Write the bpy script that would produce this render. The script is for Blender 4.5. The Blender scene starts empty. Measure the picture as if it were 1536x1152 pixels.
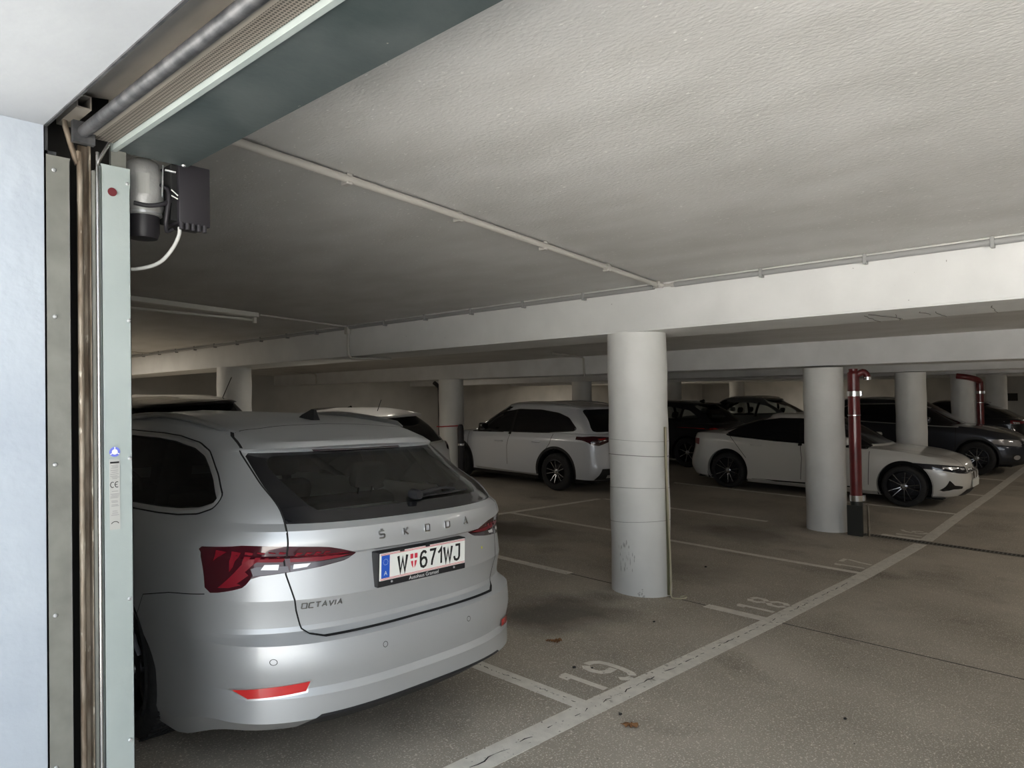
import bpy, bmesh, math, random
import numpy as np
from mathutils import Vector, Matrix
from mathutils.bvhtree import BVHTree
random.seed(7)
SC = bpy.context.scene
COL = SC.collection
PI = math.pi

# ------------------------------------------------------------------ materials
def new_mat(name):
    m = bpy.data.materials.new(name); m.use_nodes = True
    return m, m.node_tree, m.node_tree.nodes['Principled BSDF']
def mat(name, col, rough=.5, metal=0., coat=0., coat_rough=.05, spec=.5, trans=0., ior=1.45):
    m, t, b = new_mat(name)
    b.inputs['Base Color'].default_value = (*col, 1); b.inputs['Roughness'].default_value = rough
    b.inputs['Metallic'].default_value = metal; b.inputs['Coat Weight'].default_value = coat
    b.inputs['Coat Roughness'].default_value = coat_rough; b.inputs['Specular IOR Level'].default_value = spec
    b.inputs['Transmission Weight'].default_value = trans; b.inputs['IOR'].default_value = ior
    return m
def noise_mat(name, c1, c2, scale=5., rough=.8, bump=.1, bscale=40., metal=0., detail=6., lo=.35, hi=.65, stretch=(1, 1, 1), coat=0., spots=None, bdist=.01):
    """two-tone mottled procedural material with fine bump; spots=(scale, threshold, colour)"""
    m, t, b = new_mat(name); N = t.nodes.new; L = t.links.new
    tc = N('ShaderNodeTexCoord'); mp = N('ShaderNodeMapping'); mp.inputs['Scale'].default_value = stretch
    L(tc.outputs['Object'], mp.inputs[0])
    n = N('ShaderNodeTexNoise'); n.inputs['Scale'].default_value = scale; n.inputs['Detail'].default_value = detail
    L(mp.outputs[0], n.inputs['Vector'])
    r = N('ShaderNodeValToRGB'); e = r.color_ramp.elements
    e[0].position = lo; e[0].color = (*c1, 1); e[1].position = hi; e[1].color = (*c2, 1)
    L(n.outputs['Fac'], r.inputs[0]); col = r.outputs[0]
    for (sc, th, sc2, wd) in (spots or []):
        n2 = N('ShaderNodeTexNoise'); n2.inputs['Scale'].default_value = sc; n2.inputs['Detail'].default_value = 3.
        L(mp.outputs[0], n2.inputs['Vector'])
        r2 = N('ShaderNodeValToRGB'); r2.color_ramp.elements[0].position = th; r2.color_ramp.elements[1].position = th + wd
        L(n2.outputs['Fac'], r2.inputs[0])
        mx = N('ShaderNodeMix'); mx.data_type = 'RGBA'; L(r2.outputs[0], mx.inputs[0]); L(col, mx.inputs[6]); mx.inputs[7].default_value = (*sc2, 1)
        col = mx.outputs[2]
    L(col, b.inputs['Base Color'])
    b.inputs['Roughness'].default_value = rough; b.inputs['Metallic'].default_value = metal; b.inputs['Coat Weight'].default_value = coat
    if bump:
        nb = N('ShaderNodeTexNoise'); nb.inputs['Scale'].default_value = bscale; nb.inputs['Detail'].default_value = 4.
        L(mp.outputs[0], nb.inputs['Vector'])
        bp = N('ShaderNodeBump'); bp.inputs['Strength'].default_value = bump; bp.inputs['Distance'].default_value = bdist
        L(nb.outputs['Fac'], bp.inputs['Height']); L(bp.outputs[0], b.inputs['Normal'])
    return m
def glass_mat(name, tint, refl=1.45):
    m = bpy.data.materials.new(name); m.use_nodes = True; t = m.node_tree; t.nodes.clear()
    N = t.nodes.new; L = t.links.new
    o = N('ShaderNodeOutputMaterial'); mx = N('ShaderNodeMixShader'); f = N('ShaderNodeFresnel'); f.inputs[0].default_value = refl
    g = N('ShaderNodeBsdfGlossy'); g.inputs['Roughness'].default_value = .02; tr = N('ShaderNodeBsdfTransparent'); tr.inputs[0].default_value = (*tint, 1)
    L(f.outputs[0], mx.inputs[0]); L(tr.outputs[0], mx.inputs[1]); L(g.outputs[0], mx.inputs[2]); L(mx.outputs[0], o.inputs[0])
    return m
def emis(name, col, s):
    m, t, b = new_mat(name); b.inputs['Base Color'].default_value = (*col, 1)
    b.inputs['Emission Color'].default_value = (*col, 1); b.inputs['Emission Strength'].default_value = s
    return m

# ------------------------------------------------------------------ object helpers
def link(name, bm, m=None, parent=None, smooth=None, tri=False):
    me = bpy.data.meshes.new(name)
    if tri: bmesh.ops.triangulate(bm, faces=bm.faces)
    bm.to_mesh(me); bm.free()
    o = bpy.data.objects.new(name, me); COL.objects.link(o)
    for k in (m if isinstance(m, (list, tuple)) else [m]):
        if k: me.materials.append(k)
    if smooth is not None:
        me.polygons.foreach_set('use_smooth', [True] * len(me.polygons))
        if smooth < 180: me.set_sharp_from_angle(angle=math.radians(smooth))
    if parent: o.parent = parent
    return o
def tag(o, label=None, cat=None, group=None, kind=None):
    if label: o['label'] = label
    if cat: o['category'] = cat
    if group: o['group'] = group
    if kind: o['kind'] = kind
    return o
def empty(name, loc=(0, 0, 0), M=None):
    o = bpy.data.objects.new(name, None); COL.objects.link(o); o.empty_display_size = .2
    if M is not None: o.matrix_world = M
    else: o.location = loc
    return o
def struct(name, bm, m, smooth=None):
    return tag(link(name, bm, m, None, smooth), kind='structure')
def NB(): return bmesh.new()
def box(bm, x0, x1, y0, y1, z0, z1, mi=0, M=None, bev=0.):
    vs = [bm.verts.new((x, y, z)) for x in (x0, x1) for y in (y0, y1) for z in (z0, z1)]
    fs = [bm.faces.new([vs[i] for i in q]) for q in ((0, 1, 3, 2), (4, 6, 7, 5), (0, 4, 5, 1), (2, 3, 7, 6), (0, 2, 6, 4), (1, 5, 7, 3))]
    for f in fs: f.material_index = mi
    if bev:
        es = list({e for f in fs for e in f.edges})
        r = bmesh.ops.bevel(bm, geom=es, offset=bev, segments=2, affect='EDGES', profile=.5)
        vs = list({v for f in r['faces'] for v in f.verts} | {v for v in vs if v.is_valid})
    if M is not None:
        bmesh.ops.transform(bm, matrix=M, verts=[v for v in vs if v.is_valid])
    return vs
def prism(bm, pts, z0, z1, M=None, mi=0):
    """extrude 2D polygon pts from z0 to z1 (z may be function of (x,y))"""
    f0 = z0 if callable(z0) else (lambda x, y: z0); f1 = z1 if callable(z1) else (lambda x, y: z1)
    a = [bm.verts.new((x, y, f0(x, y))) for x, y in pts]; b = [bm.verts.new((x, y, f1(x, y))) for x, y in pts]
    n = len(pts); fs = [bm.faces.new(b)]
    fs.append(bm.faces.new(a[::-1]))
    for i in range(n): fs.append(bm.faces.new([a[i], a[(i + 1) % n], b[(i + 1) % n], b[i]]))
    for f in fs: f.material_index = mi
    if M is not None: bmesh.ops.transform(bm, matrix=M, verts=a + b)
    return a + b
def tube(bm, pts, r, n=10, cap=True, mi=0):
    pts = [Vector(p) for p in pts]; rings = []
    up = Vector((0, 0, 1))
    for i, p in enumerate(pts):
        d = (pts[min(i + 1, len(pts) - 1)] - pts[max(i - 1, 0)]).normalized()
        if i == 0 or True:
            ref = up if abs(d.z) < .9 else Vector((1, 0, 0))
            if i: ref = prev
            a = (ref - d * ref.dot(d)).normalized(); prev = a
        b = d.cross(a); rr = r[i] if isinstance(r, (list, tuple)) else r
        rings.append([bm.verts.new(p + (a * math.cos(2 * PI * k / n) + b * math.sin(2 * PI * k / n)) * rr) for k in range(n)])
    for A, B in zip(rings, rings[1:]):
        for k in range(n):
            f = bm.faces.new([A[k], A[(k + 1) % n], B[(k + 1) % n], B[k]]); f.material_index = mi
    if cap:
        bm.faces.new(rings[0][::-1]).material_index = mi; bm.faces.new(rings[-1]).material_index = mi
def lathe(bm, prof, n=32, M=None, mi=0, closed=False):
    """prof list of (r,h) about the z axis"""
    rings = []
    for r, h in prof:
        if r < 1e-6: rings.append([bm.verts.new((0, 0, h))])
        else: rings.append([bm.verts.new((r * math.cos(2 * PI * k / n), r * math.sin(2 * PI * k / n), h)) for k in range(n)])
    pr = list(zip(rings, rings[1:])) + ([(rings[-1], rings[0])] if closed else [])
    for A, B in pr:
        for k in range(n):
            k2 = (k + 1) % n
            if len(A) == 1 and len(B) == 1: continue
            if len(A) == 1: f = bm.faces.new([A[0], B[k2], B[k]])
            elif len(B) == 1: f = bm.faces.new([A[k], A[k2], B[0]])
            else: f = bm.faces.new([A[k], A[k2], B[k2], B[k]])
            f.material_index = mi
    vs = [v for R_ in rings for v in R_]
    if M is not None: bmesh.ops.transform(bm, matrix=M, verts=vs)
    return vs
def smoothpath(pts, n=6):
    P = [Vector(p) for p in pts]; out = []
    for i in range(len(P) - 1):
        a = P[max(i - 1, 0)]; b = P[i]; c = P[i + 1]; d = P[min(i + 2, len(P) - 1)]
        for k in range(n):
            t = k / n
            out.append(.5 * ((2 * b) + (c - a) * t + (2 * a - 5 * b + 4 * c - d) * t * t + (3 * b - a - 3 * c + d) * t ** 3))
    out.append(P[-1]); return out
# stroke font : glyphs as lists of polylines in a unit box (w given, height 1)
GL = {
 'W': (.8, [[(0, 1), (.2, 0), (.4, .8), (.6, 0), (.8, 1)]]),
 '6': (.55, [[(.5, .86), (.4, .97), (.25, 1), (.08, .9), (.0, .68), (0, .28), (.08, .07), (.27, 0), (.45, .07), (.54, .25), (.54, .38), (.45, .55), (.27, .6), (.1, .53), (.02, .42)]]),
 '7': (.55, [[(0, 1), (.55, 1), (.42, .7), (.25, .3), (.2, 0)]]),
 '1': (.3, [[(0, .72), (.14, .82), (.28, 1), (.28, 0)]]),
 'J': (.5, [[(.12, 1), (.5, 1), (.5, .2), (.42, .05), (.26, 0), (.1, .05), (.03, .18), (.03, .28)]]),
 'S': (.8, [[(.78, 1), (.1, 1), (0, .9), (0, .62), (.1, .52), (.7, .52), (.8, .42), (.8, .1), (.7, 0), (0, 0)]]),
 'V': (.8, [[(0, 1), (.4, 0), (.8, 1)]]),
 'K': (.75, [[(0, 0), (0, 1)], [(.72, 1), (.12, .5), (.75, 0)]]),
 'O': (.85, [[(.1, 0), (0, .1), (0, 1), (.75, 1), (.85, .9), (.85, 0), (.1, 0)]]),
 'D': (.85, [[(0, 0), (0, 1), (.7, 1), (.85, .88), (.85, .12), (.7, 0), (0, 0)]]),
 'A': (.85, [[(0, 0), (.42, 1), (.85, 0)], [(.25, .32), (.6, .32)]]),
 'C': (.8, [[(.8, 1), (.1, 1), (0, .9), (0, .1), (.1, 0), (.8, 0)]]),
 'T': (.8, [[(0, 1), (.8, 1)], [(.4, 1), (.4, 0)]]),
 'I': (.0, [[(0, 0), (0, 1)]]),
 '^': (.4, [[(0, .2), (.2, 0), (.4, .2)]]),
}
def stroke_quads(pl, w):
    """mitred flat ribbon around a 2D polyline -> list of quads"""
    n = len(pl); nor = []
    P = [np.array(p, float) for p in pl]
    for i in range(n):
        d0 = P[i] - P[i - 1] if i else P[1] - P[0]; d1 = P[i + 1] - P[i] if i < n - 1 else d0
        d0 = d0 / np.linalg.norm(d0); d1 = d1 / np.linalg.norm(d1)
        n0 = np.array([-d0[1], d0[0]]); n1 = np.array([-d1[1], d1[0]]); m = n0 + n1; m /= max(np.linalg.norm(m), .3)
        k = 1 / max(m.dot(n1), .45); nor.append(m * k * w / 2)
    return [[P[i] + nor[i], P[i] - nor[i], P[i + 1] - nor[i + 1], P[i + 1] + nor[i + 1]] for i in range(n - 1)]
def stroke_text(bm, txt, h, w, gap, sx=1., depth=.001, f=None, mi=0, advance=None):
    """write txt starting at (0,0); f maps (x,y,z)->Vector"""
    x = 0.; f = f or (lambda x, y, z: Vector((x, y, z)))
    for ch in txt:
        if ch == ' ': x += gap * 3; continue
        gw, pls = GL[ch]
        for pl in pls:
            pp = [(x + px * h * sx, py * h) for px, py in pl]
            for q in stroke_quads(pp, w):
                lo = [bm.verts.new(f(a[0], a[1], 0)) for a in q]; hi = [bm.verts.new(f(a[0], a[1], depth)) for a in q]
                bm.faces.new(hi).material_index = mi
                for i in range(4): bm.faces.new([lo[i], lo[(i + 1) % 4], hi[(i + 1) % 4], hi[i]]).material_index = mi
        x += advance if advance else gw * h * sx + gap
    return x
def font_mesh(txt, size, name, m, parent=None, extrude=0.):
    c = bpy.data.curves.new(name, 'FONT'); c.body = txt; c.size = size; c.align_x = 'CENTER'; c.align_y = 'CENTER'; c.extrude = extrude
    o = bpy.data.objects.new(name, c); me = bpy.data.meshes.new_from_object(o); bpy.data.objects.remove(o); bpy.data.curves.remove(c)
    me.name = name; me.materials.append(m); ob = bpy.data.objects.new(name, me); COL.objects.link(ob)
    if parent: ob.parent = parent
    return ob

# ------------------------------------------------------------------ place : floor profile (x = along the aisle, y = towards the back)
FU = [-30, -2.2, -1, 0, 2.5, 5, 7.5, 10, 12.5, 20, 60]
FZ = [.085, .085, .05, .0, -.141, -.26, -.335, -.30, -.297, -.20, -.15]
SV = .0313
def fbase(x): return float(np.interp(x, FU, FZ))
def fl(x, y): return fbase(x) + SV * y
CAM = Vector((-3.163, -2.325, 1.71))
# ------------------------------------------------------------------ materials used
M_silver = noise_mat('silver_metallic_paint', (.50, .515, .53), (.53, .545, .56), 900, .43, 0, 1, metal=.5, coat=.35)
M_kuga = mat('pale_grey_paint', (.66, .68, .72), .35, .15, .7)
M_bmw = mat('pearl_white_paint', (.76, .745, .71), .33, .15, .9)
M_white = mat('white_car_paint', (.62, .62, .61), .35, .1, .8)
M_blackpaint = mat('black_car_paint', (.012, .012, .016), .3, .2, .9)
M_darkgrey = mat('dark_graphite_paint', (.035, .038, .05), .3, .5, .9)
M_teal = mat('grey_green_paint', (.20, .22, .23), .3, .5, .8)
M_darkred = mat('dark_wine_paint', (.05, .03, .035), .3, .4, .8)
M_darkglass = mat('tinted_black_glass', (.006, .006, .008), .04, 0, .0, spec=.6)
M_tint = glass_mat('tinted_clear_glass', (.80, .87, .84), 1.75)
M_clear = glass_mat('clear_windscreen_glass', (.88, .92, .90))
M_blackplastic = mat('black_plastic', (.018, .018, .02), .5)
M_blackgloss = mat('gloss_black_trim', (.01, .01, .012), .12, 0, .5)
M_under = mat('matt_black_underbody', (.01, .01, .01), .9)
M_trim = mat('dark_cabin_trim', (.035, .035, .037), .85)
M_seat = mat('dark_seat_fabric', (.035, .035, .037), .9)
M_cargo = mat('grey_load_cover', (.42, .44, .42), .85)
M_chrome = mat('satin_chrome', (.74, .75, .76), .36, .85)
M_alu = mat('brushed_aluminium', (.55, .56, .57), .33, .9)
M_rimdark = mat('dark_wheel_metal', (.04, .04, .045), .35, .7)
M_rimlight = mat('bright_wheel_metal', (.50, .51, .53), .25, .9)
M_tyre = noise_mat('tyre_rubber', (.016, .016, .017), (.026, .025, .025), 30, .8, .2, 120)
M_gap = mat('panel_gap_shadow_rubber', (.01, .01, .01), .9)
M_redlens = mat('dark_red_lens', (.045, .002, .007), .12, 0, .8)
M_redlight = mat('red_lens_segment', (.20, .006, .016), .35, 0, .0)
M_redbright = mat('bright_red_reflector', (.62, .03, .03), .25, 0, .6)
M_clearlens = mat('clear_lens', (.42, .41, .42), .15, .3, .8)
M_whitelens = mat('white_lens_block', (.75, .75, .76), .25, .2, .6)
M_smokelens = mat('smoked_lens', (.10, .09, .10), .15, .2, .8)
M_headlamp = mat('headlamp_glass', (.04, .042, .05), .08, .3, 1.)
M_platewhite = mat('number_plate_white', (.83, .84, .80), .4)
M_ink = mat('black_ink', (.008, .008, .008), .5)
M_platered = mat('plate_red', (.62, .04, .07), .45)
M_plateblue = mat('plate_blue', (.02, .10, .52), .45)
M_textwhite = mat('white_print', (.78, .79, .78), .5)
M_yellow = mat('yellow_dot', (.75, .75, .05), .4)

# ------------------------------------------------------------------ car body surface
def ip(tab, y):
    if not isinstance(tab, (list, tuple)): return np.full_like(y, float(tab))
    a = np.array(tab, float); 
    if len(a) < 3: return np.interp(y, a[:, 0], a[:, 1])
    # smooth monotone cubic through the table
    x, v = a[:, 0], a[:, 1]; d = np.diff(v) / np.diff(x); m = np.zeros_like(v); m[0] = d[0]; m[-1] = d[-1]
    for i in range(1, len(v) - 1): m[i] = 0 if d[i - 1] * d[i] <= 0 else 2 * d[i - 1] * d[i] / (d[i - 1] + d[i])
    yc = np.clip(y, x[0], x[-1]); i = np.clip(np.searchsorted(x, yc) - 1, 0, len(x) - 2); h = x[i + 1] - x[i]; t = (yc - x[i]) / h
    return (2 * t**3 - 3 * t**2 + 1) * v[i] + (t**3 - 2 * t**2 + t) * h * m[i] + (-2 * t**3 + 3 * t**2) * v[i + 1] + (t**3 - t**2) * h * m[i + 1]
def outline(r, nr, ns, nf, L):
    """half outline of one body row: rear centre -> side -> front centre"""
    w = r['w']; yr, Dr, nn = r['yr'], r.get('Dr', .6), r.get('nr', 2.4); yf, Df, nm = r['yf'], r.get('Df', .8), r.get('nf', 2.4)
    tr, tf = r.get('tr', .04), r.get('tf', .06)
    wr, wf = w - tr, w - tf
    a = np.linspace(0, PI / 2, nr); x0 = wr * np.sin(a) ** (2 / nn); y0 = yr + Dr * (1 - np.cos(a) ** (2 / r.get('mr', nn)))
    ya, yb = yr + Dr, yf - Df; y1 = np.linspace(ya, yb, ns + 2)[1:-1]; ym = (ya + yb) / 2
    x1 = np.where(y1 < ym, w - tr * ((ym - y1) / (ym - ya)) ** 2, w - tf * ((y1 - ym) / (yb - ym)) ** 2)
    a = np.linspace(PI / 2, 0, nf); x2 = wf * np.sin(a) ** (2 / nm); y2 = yf - Df * (1 - np.cos(a) ** (2 / r.get('mf', nm)))
    x = np.concatenate([x0, x1, x2]); y = np.concatenate([y0, y1, y2])
    z = ip(r['z'], y) + r.get('cr', 0) * (1 - (x / max(w, .01)) ** 2)
    if 'zr' in r: # extra rear-face height shift fading with y
        z = z + r['zr'] * np.clip(1 - (y - yr) / .5, 0, 1)
    return np.stack([x, y, z], 1)
def body_mesh(rows, L, nr=18, ns=90, nf=14):
    O = [outline(r, nr, ns, nf, L) for r in rows]
    out = [O[0]]; seg = [0]
    # split at creases, Catmull-Rom inside a segment
    cre = [0] + [i for i in range(1, len(rows) - 1) if rows[i].get('crease')] + [len(rows) - 1]
    G = []
    for s, e in zip(cre, cre[1:]):
        for i in range(s, e):
            p1, p2 = O[i], O[i + 1]; p0 = O[i - 1] if i > s else 2 * p1 - p2; p3 = O[i + 2] if i + 2 <= e else 2 * p2 - p1
            n = rows[i].get('sub', 3)
            d1 = np.linalg.norm(p2 - p1, axis=1)[:, None] + 1e-6
            d0 = np.linalg.norm(p1 - p0, axis=1)[:, None] + 1e-6; d2 = np.linalg.norm(p3 - p2, axis=1)[:, None] + 1e-6
            # non-uniform tangents to avoid overshoot
            t1 = ((p1 - p0) / d0 * d1 + (p2 - p1) / d1 * d0) / (d0 + d1) * d1; t2 = ((p2 - p1) / d1 * d2 + (p3 - p2) / d2 * d1) / (d1 + d2) * d1
            for k in range(n):
                t = k / n
                G.append((2 * t**3 - 3 * t**2 + 1) * p1 + (t**3 - 2 * t**2 + t) * t1 + (-2 * t**3 + 3 * t**2) * p2 + (t**3 - t**2) * t2)
    G.append(O[-1]); G = np.array(G)
    bm = bmesh.new(); R, T = G.shape[:2]
    right = [[bm.verts.new(G[r, t]) for t in range(T)] for r in range(R)]
    left = [[right[r][t] if (t in (0, T - 1) or r == R - 1 and abs(G[r, t, 0]) < 1e-4) else bm.verts.new((-G[r, t, 0], G[r, t, 1], G[r, t, 2])) for t in range(T)] for r in range(R)]
    for r in range(R - 1):
        for t in range(T - 1):
            for S, fl_ in ((right, 0), (left, 1)):
                q = [S[r][t], S[r][t + 1], S[r + 1][t + 1], S[r + 1][t]]
                u = []
                for v in q:
                    if v not in u: u.append(v)
                if len(u) < 3: continue
                if fl_: u = u[::-1]
                try: bm.faces.new(u)
                except ValueError: pass
    bmesh.ops.remove_doubles(bm, verts=bm.verts, dist=.0004)
    bmesh.ops.recalc_face_normals(bm, faces=bm.faces)
    c = max(bm.faces, key=lambda f: f.calc_center_median().z)
    if c.normal.z < 0: bmesh.ops.reverse_faces(bm, faces=bm.faces)
    bm.faces.layers.int.new('part')
    return bm
def poly_sd(pts, P):
    """signed distance (negative inside) of points P (n,2) to polygon pts"""
    pts = np.array(pts, float); n = len(pts); d = np.full(len(P), 1e9); ins = np.zeros(len(P), bool)
    for i in range(n):
        a, b = pts[i], pts[(i + 1) % n]; e = b - a; w = P - a
        t = np.clip((w @ e) / max(e @ e, 1e-12), 0, 1); d = np.minimum(d, np.linalg.norm(w - t[:, None] * e, axis=1))
        c = (a[1] > P[:, 1]) != (b[1] > P[:, 1])
        with np.errstate(divide='ignore', invalid='ignore'):
            xi = (b[0] - a[0]) * (P[:, 1] - a[1]) / (b[1] - a[1]) + a[0]
        ins ^= c & (P[:, 0] < xi)
    return np.where(ins, -d, d)
def rounded(pts, r=.04, n=4):
    """round polygon corners"""
    out = []; P = [np.array(p, float) for p in pts]; m = len(P)
    for i in range(m):
        a, b, c = P[i - 1], P[i], P[(i + 1) % m]; rr = r[i] if isinstance(r, (list, tuple)) else r
        if rr <= 0: out.append(tuple(b)); continue
        d0 = (a - b) / np.linalg.norm(a - b); d1 = (c - b) / np.linalg.norm(c - b)
        k = min(rr, np.linalg.norm(a - b) * .48, np.linalg.norm(c - b) * .48)
        s, e = b + d0 * k, b + d1 * k
        for j in range(n + 1):
            t = j / n; out.append(tuple((1 - t)**2 * s + 2 * t * (1 - t) * b + t * t * e))
    return out
AX = {'L': ((1, 2), lambda v: v[:, 0] < -.15), 'R': ((1, 2), lambda v: v[:, 0] > .15)}
def cut(bm, part, where, ymin=-9, ymax=99, pts=None, circle=None, only=0, zmin=-9, facing=None):
    """cut the body along a polygon (or circle) seen from side 'L'/'R', from behind/front 'Y' or above 'Z'; faces inside get tag part"""
    lay = bm.faces.layers.int['part']
    bm.verts.ensure_lookup_table(); bm.verts.index_update()
    V = np.array([v.co[:] for v in bm.verts])
    if where in AX: ax, cond = AX[where]; ok = cond(V)
    else: ax = (0, 2) if where == 'Y' else (0, 1); ok = np.ones(len(V), bool)
    ok = ok & (V[:, 1] > ymin) & (V[:, 1] < ymax) & (V[:, 2] > zmin)
    Q = V[:, ax]
    if circle: F = np.linalg.norm(Q - np.array(circle[:2]), axis=1) - circle[2]
    else: F = poly_sd(pts, Q)
    F = np.where(ok, F, 9.)
    F[np.abs(F) < 1e-5] = 1e-5
    es = [e for e in bm.edges if ok[e.verts[0].index] and ok[e.verts[1].index] and F[e.verts[0].index] * F[e.verts[1].index] < 0]
    val = {v: F[v.index] for v in {v for e in es for f in e.link_faces for v in f.verts}}
    inside = {v for v, f in zip(list(bm.verts), F) if f < 0}
    new = []
    for e in es:
        a, b = e.verts; fa, fb = val[a], val[b]; t = fa / (fa - fb); t = min(max(t, .001), .999)
        ne, nv = bmesh.utils.edge_split(e, a, t); new.append(nv)
    bmesh.ops.connect_verts(bm, verts=new)
    ns = set(new); cnt = 0
    for f in {f for v in inside if v.is_valid for f in v.link_faces}:
        if all((v in inside) or (v in ns) for v in f.verts) and (only is None or f[lay] == only):
            if facing and not facing(f.normal): continue
            f[lay] = part; cnt += 1
    return cnt
def take(bm, part, name, m, parent, smooth=40, solid=0.):
    """move the faces tagged part into an object of their own"""
    lay = bm.faces.layers.int['part']; fs = [f for f in bm.faces if f[lay] == part]
    if not fs: return None
    b2 = bmesh.new(); mp = {}
    for f in fs:
        vs = []
        for v in f.verts:
            if v not in mp: mp[v] = b2.verts.new(v.co)
            vs.append(mp[v])
        try: b2.faces.new(vs)
        except ValueError: pass
    bmesh.ops.delete(bm, geom=fs, context='FACES')
    if solid:
        b2.normal_update()
        bd = [e for e in b2.edges if e.is_boundary]; r = bmesh.ops.extrude_edge_only(b2, edges=bd)
        nv = [g for g in r['geom'] if isinstance(g, bmesh.types.BMVert)]
        src = {}
        for v in nv:
            for e in v.link_edges:
                o = e.other_vert(v)
                if o not in nv and (o.co - v.co).length < 1e-7: src[v] = o
        for v in nv:
            o = src.get(v)
            if o: v.co = v.co - o.normal * solid
    return link(name, b2, m, parent, smooth)
def bvh_of(bm):
    return BVHTree.FromBMesh(bm)
DIRS = {'L': (Vector((1, 0, 0)), lambda a, b: Vector((-3, a, b))), 'R': (Vector((-1, 0, 0)), lambda a, b: Vector((3, a, b))),
        'B': (Vector((0, 1, 0)), lambda a, b: Vector((a, -3, b))), 'F': (Vector((0, -1, 0)), lambda a, b: Vector((a, 9, b))),
        'T': (Vector((0, 0, -1)), lambda a, b: Vector((a, b, 4)))}
def hit(bvh, side, a, b, off=0.):
    d, o = DIRS[side]; p, n, i, dist = bvh.ray_cast(o(a, b), d)
    if p is None: return None
    if n.dot(d) > 0: n = -n
    return p + n * off, n
def decal(bvh, side, pts, off, name, m, parent, step=.03, thick=0.):
    """patch hugging the body surface inside polygon pts"""
    bm = bmesh.new(); bm.faces.new([bm.verts.new((x, y, 0)) for x, y in pts])
    xs = [p[0] for p in pts]; ys = [p[1] for p in pts]
    for lo, hi, n in ((min(xs), max(xs), (1, 0, 0)), (min(ys), max(ys), (0, 1, 0))):
        k = max(1, int((hi - lo) / step))
        for i in range(1, k):
            c = lo + (hi - lo) * i / k
            bmesh.ops.bisect_plane(bm, geom=bm.verts[:] + bm.edges[:] + bm.faces[:], plane_co=Vector(n) * c, plane_no=n)
    last = None; bad = []
    for v in bm.verts:
        h = hit(bvh, side, v.co.x, v.co.y, off)
        if h: v.co = h[0]
        else: bad.append(v)
    if bad: bmesh.ops.delete(bm, geom=bad, context='VERTS')
    if thick:
        r = bmesh.ops.extrude_edge_only(bm, edges=[e for e in bm.edges if e.is_boundary])
        d = DIRS[side][0]
        for g in r['geom']:
            if isinstance(g, bmesh.types.BMVert): g.co += d * thick
    return link(name, bm, m, parent, 50)
def ribbon(bvh, side, pl, w, off, name, m, parent, step=.02, bm=None, closed=False, raise_=0.):
    """thin strip following polyline pl on the body"""
    pl = [np.array(p, float) for p in pl]
    if closed: pl = pl + [pl[0]]
    q = []
    for a, b in zip(pl, pl[1:]):
        k = max(1, int(np.linalg.norm(b - a) / step)); q += [a + (b - a) * i / k for i in range(k)]
    q.append(pl[-1]); own = bm is None; bm = bm or bmesh.new(); prev = None
    for i, p in enumerate(q):
        d = q[min(i + 1, len(q) - 1)] - q[max(i - 1, 0)]
        if closed and i in (0, len(q) - 1): d = q[1] - q[-2]
        d = d / (np.linalg.norm(d) + 1e-9); n = np.array([-d[1], d[0]]) * w / 2
        A = hit(bvh, side, *(p + n), off); B = hit(bvh, side, *(p - n), off)
        if raise_: Cn = hit(bvh, side, *p, off + raise_)
        if not A or not B or (raise_ and not Cn) or (A[0] - B[0]).length > w * 6: prev = None; continue
        cur = [bm.verts.new(A[0])] + ([bm.verts.new(Cn[0])] if raise_ else []) + [bm.verts.new(B[0])]
        if prev and (prev[0].co - cur[0].co).length < .2:
            for j in range(len(cur) - 1): bm.faces.new([prev[j], prev[j + 1], cur[j + 1], cur[j]])
        prev = cur
    if own: return link(name, bm, m, parent, 60 if raise_ else 180)
def arch_lip(bm, side, yw, zw, Ra, depth=.09):
    """fold the wheel-arch edge inwards"""
    s = -1 if side == 'L' else 1
    es = [e for e in bm.edges if e.is_boundary and all(v.co.x * s > .3 and abs(math.hypot(v.co.y - yw, v.co.z - zw) - Ra) < .012 for v in e.verts)]
    if not es: return
    r = bmesh.ops.extrude_edge_only(bm, edges=es)
    for g in r['geom']:
        if isinstance(g, bmesh.types.BMVert): g.co.x -= s * depth
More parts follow.
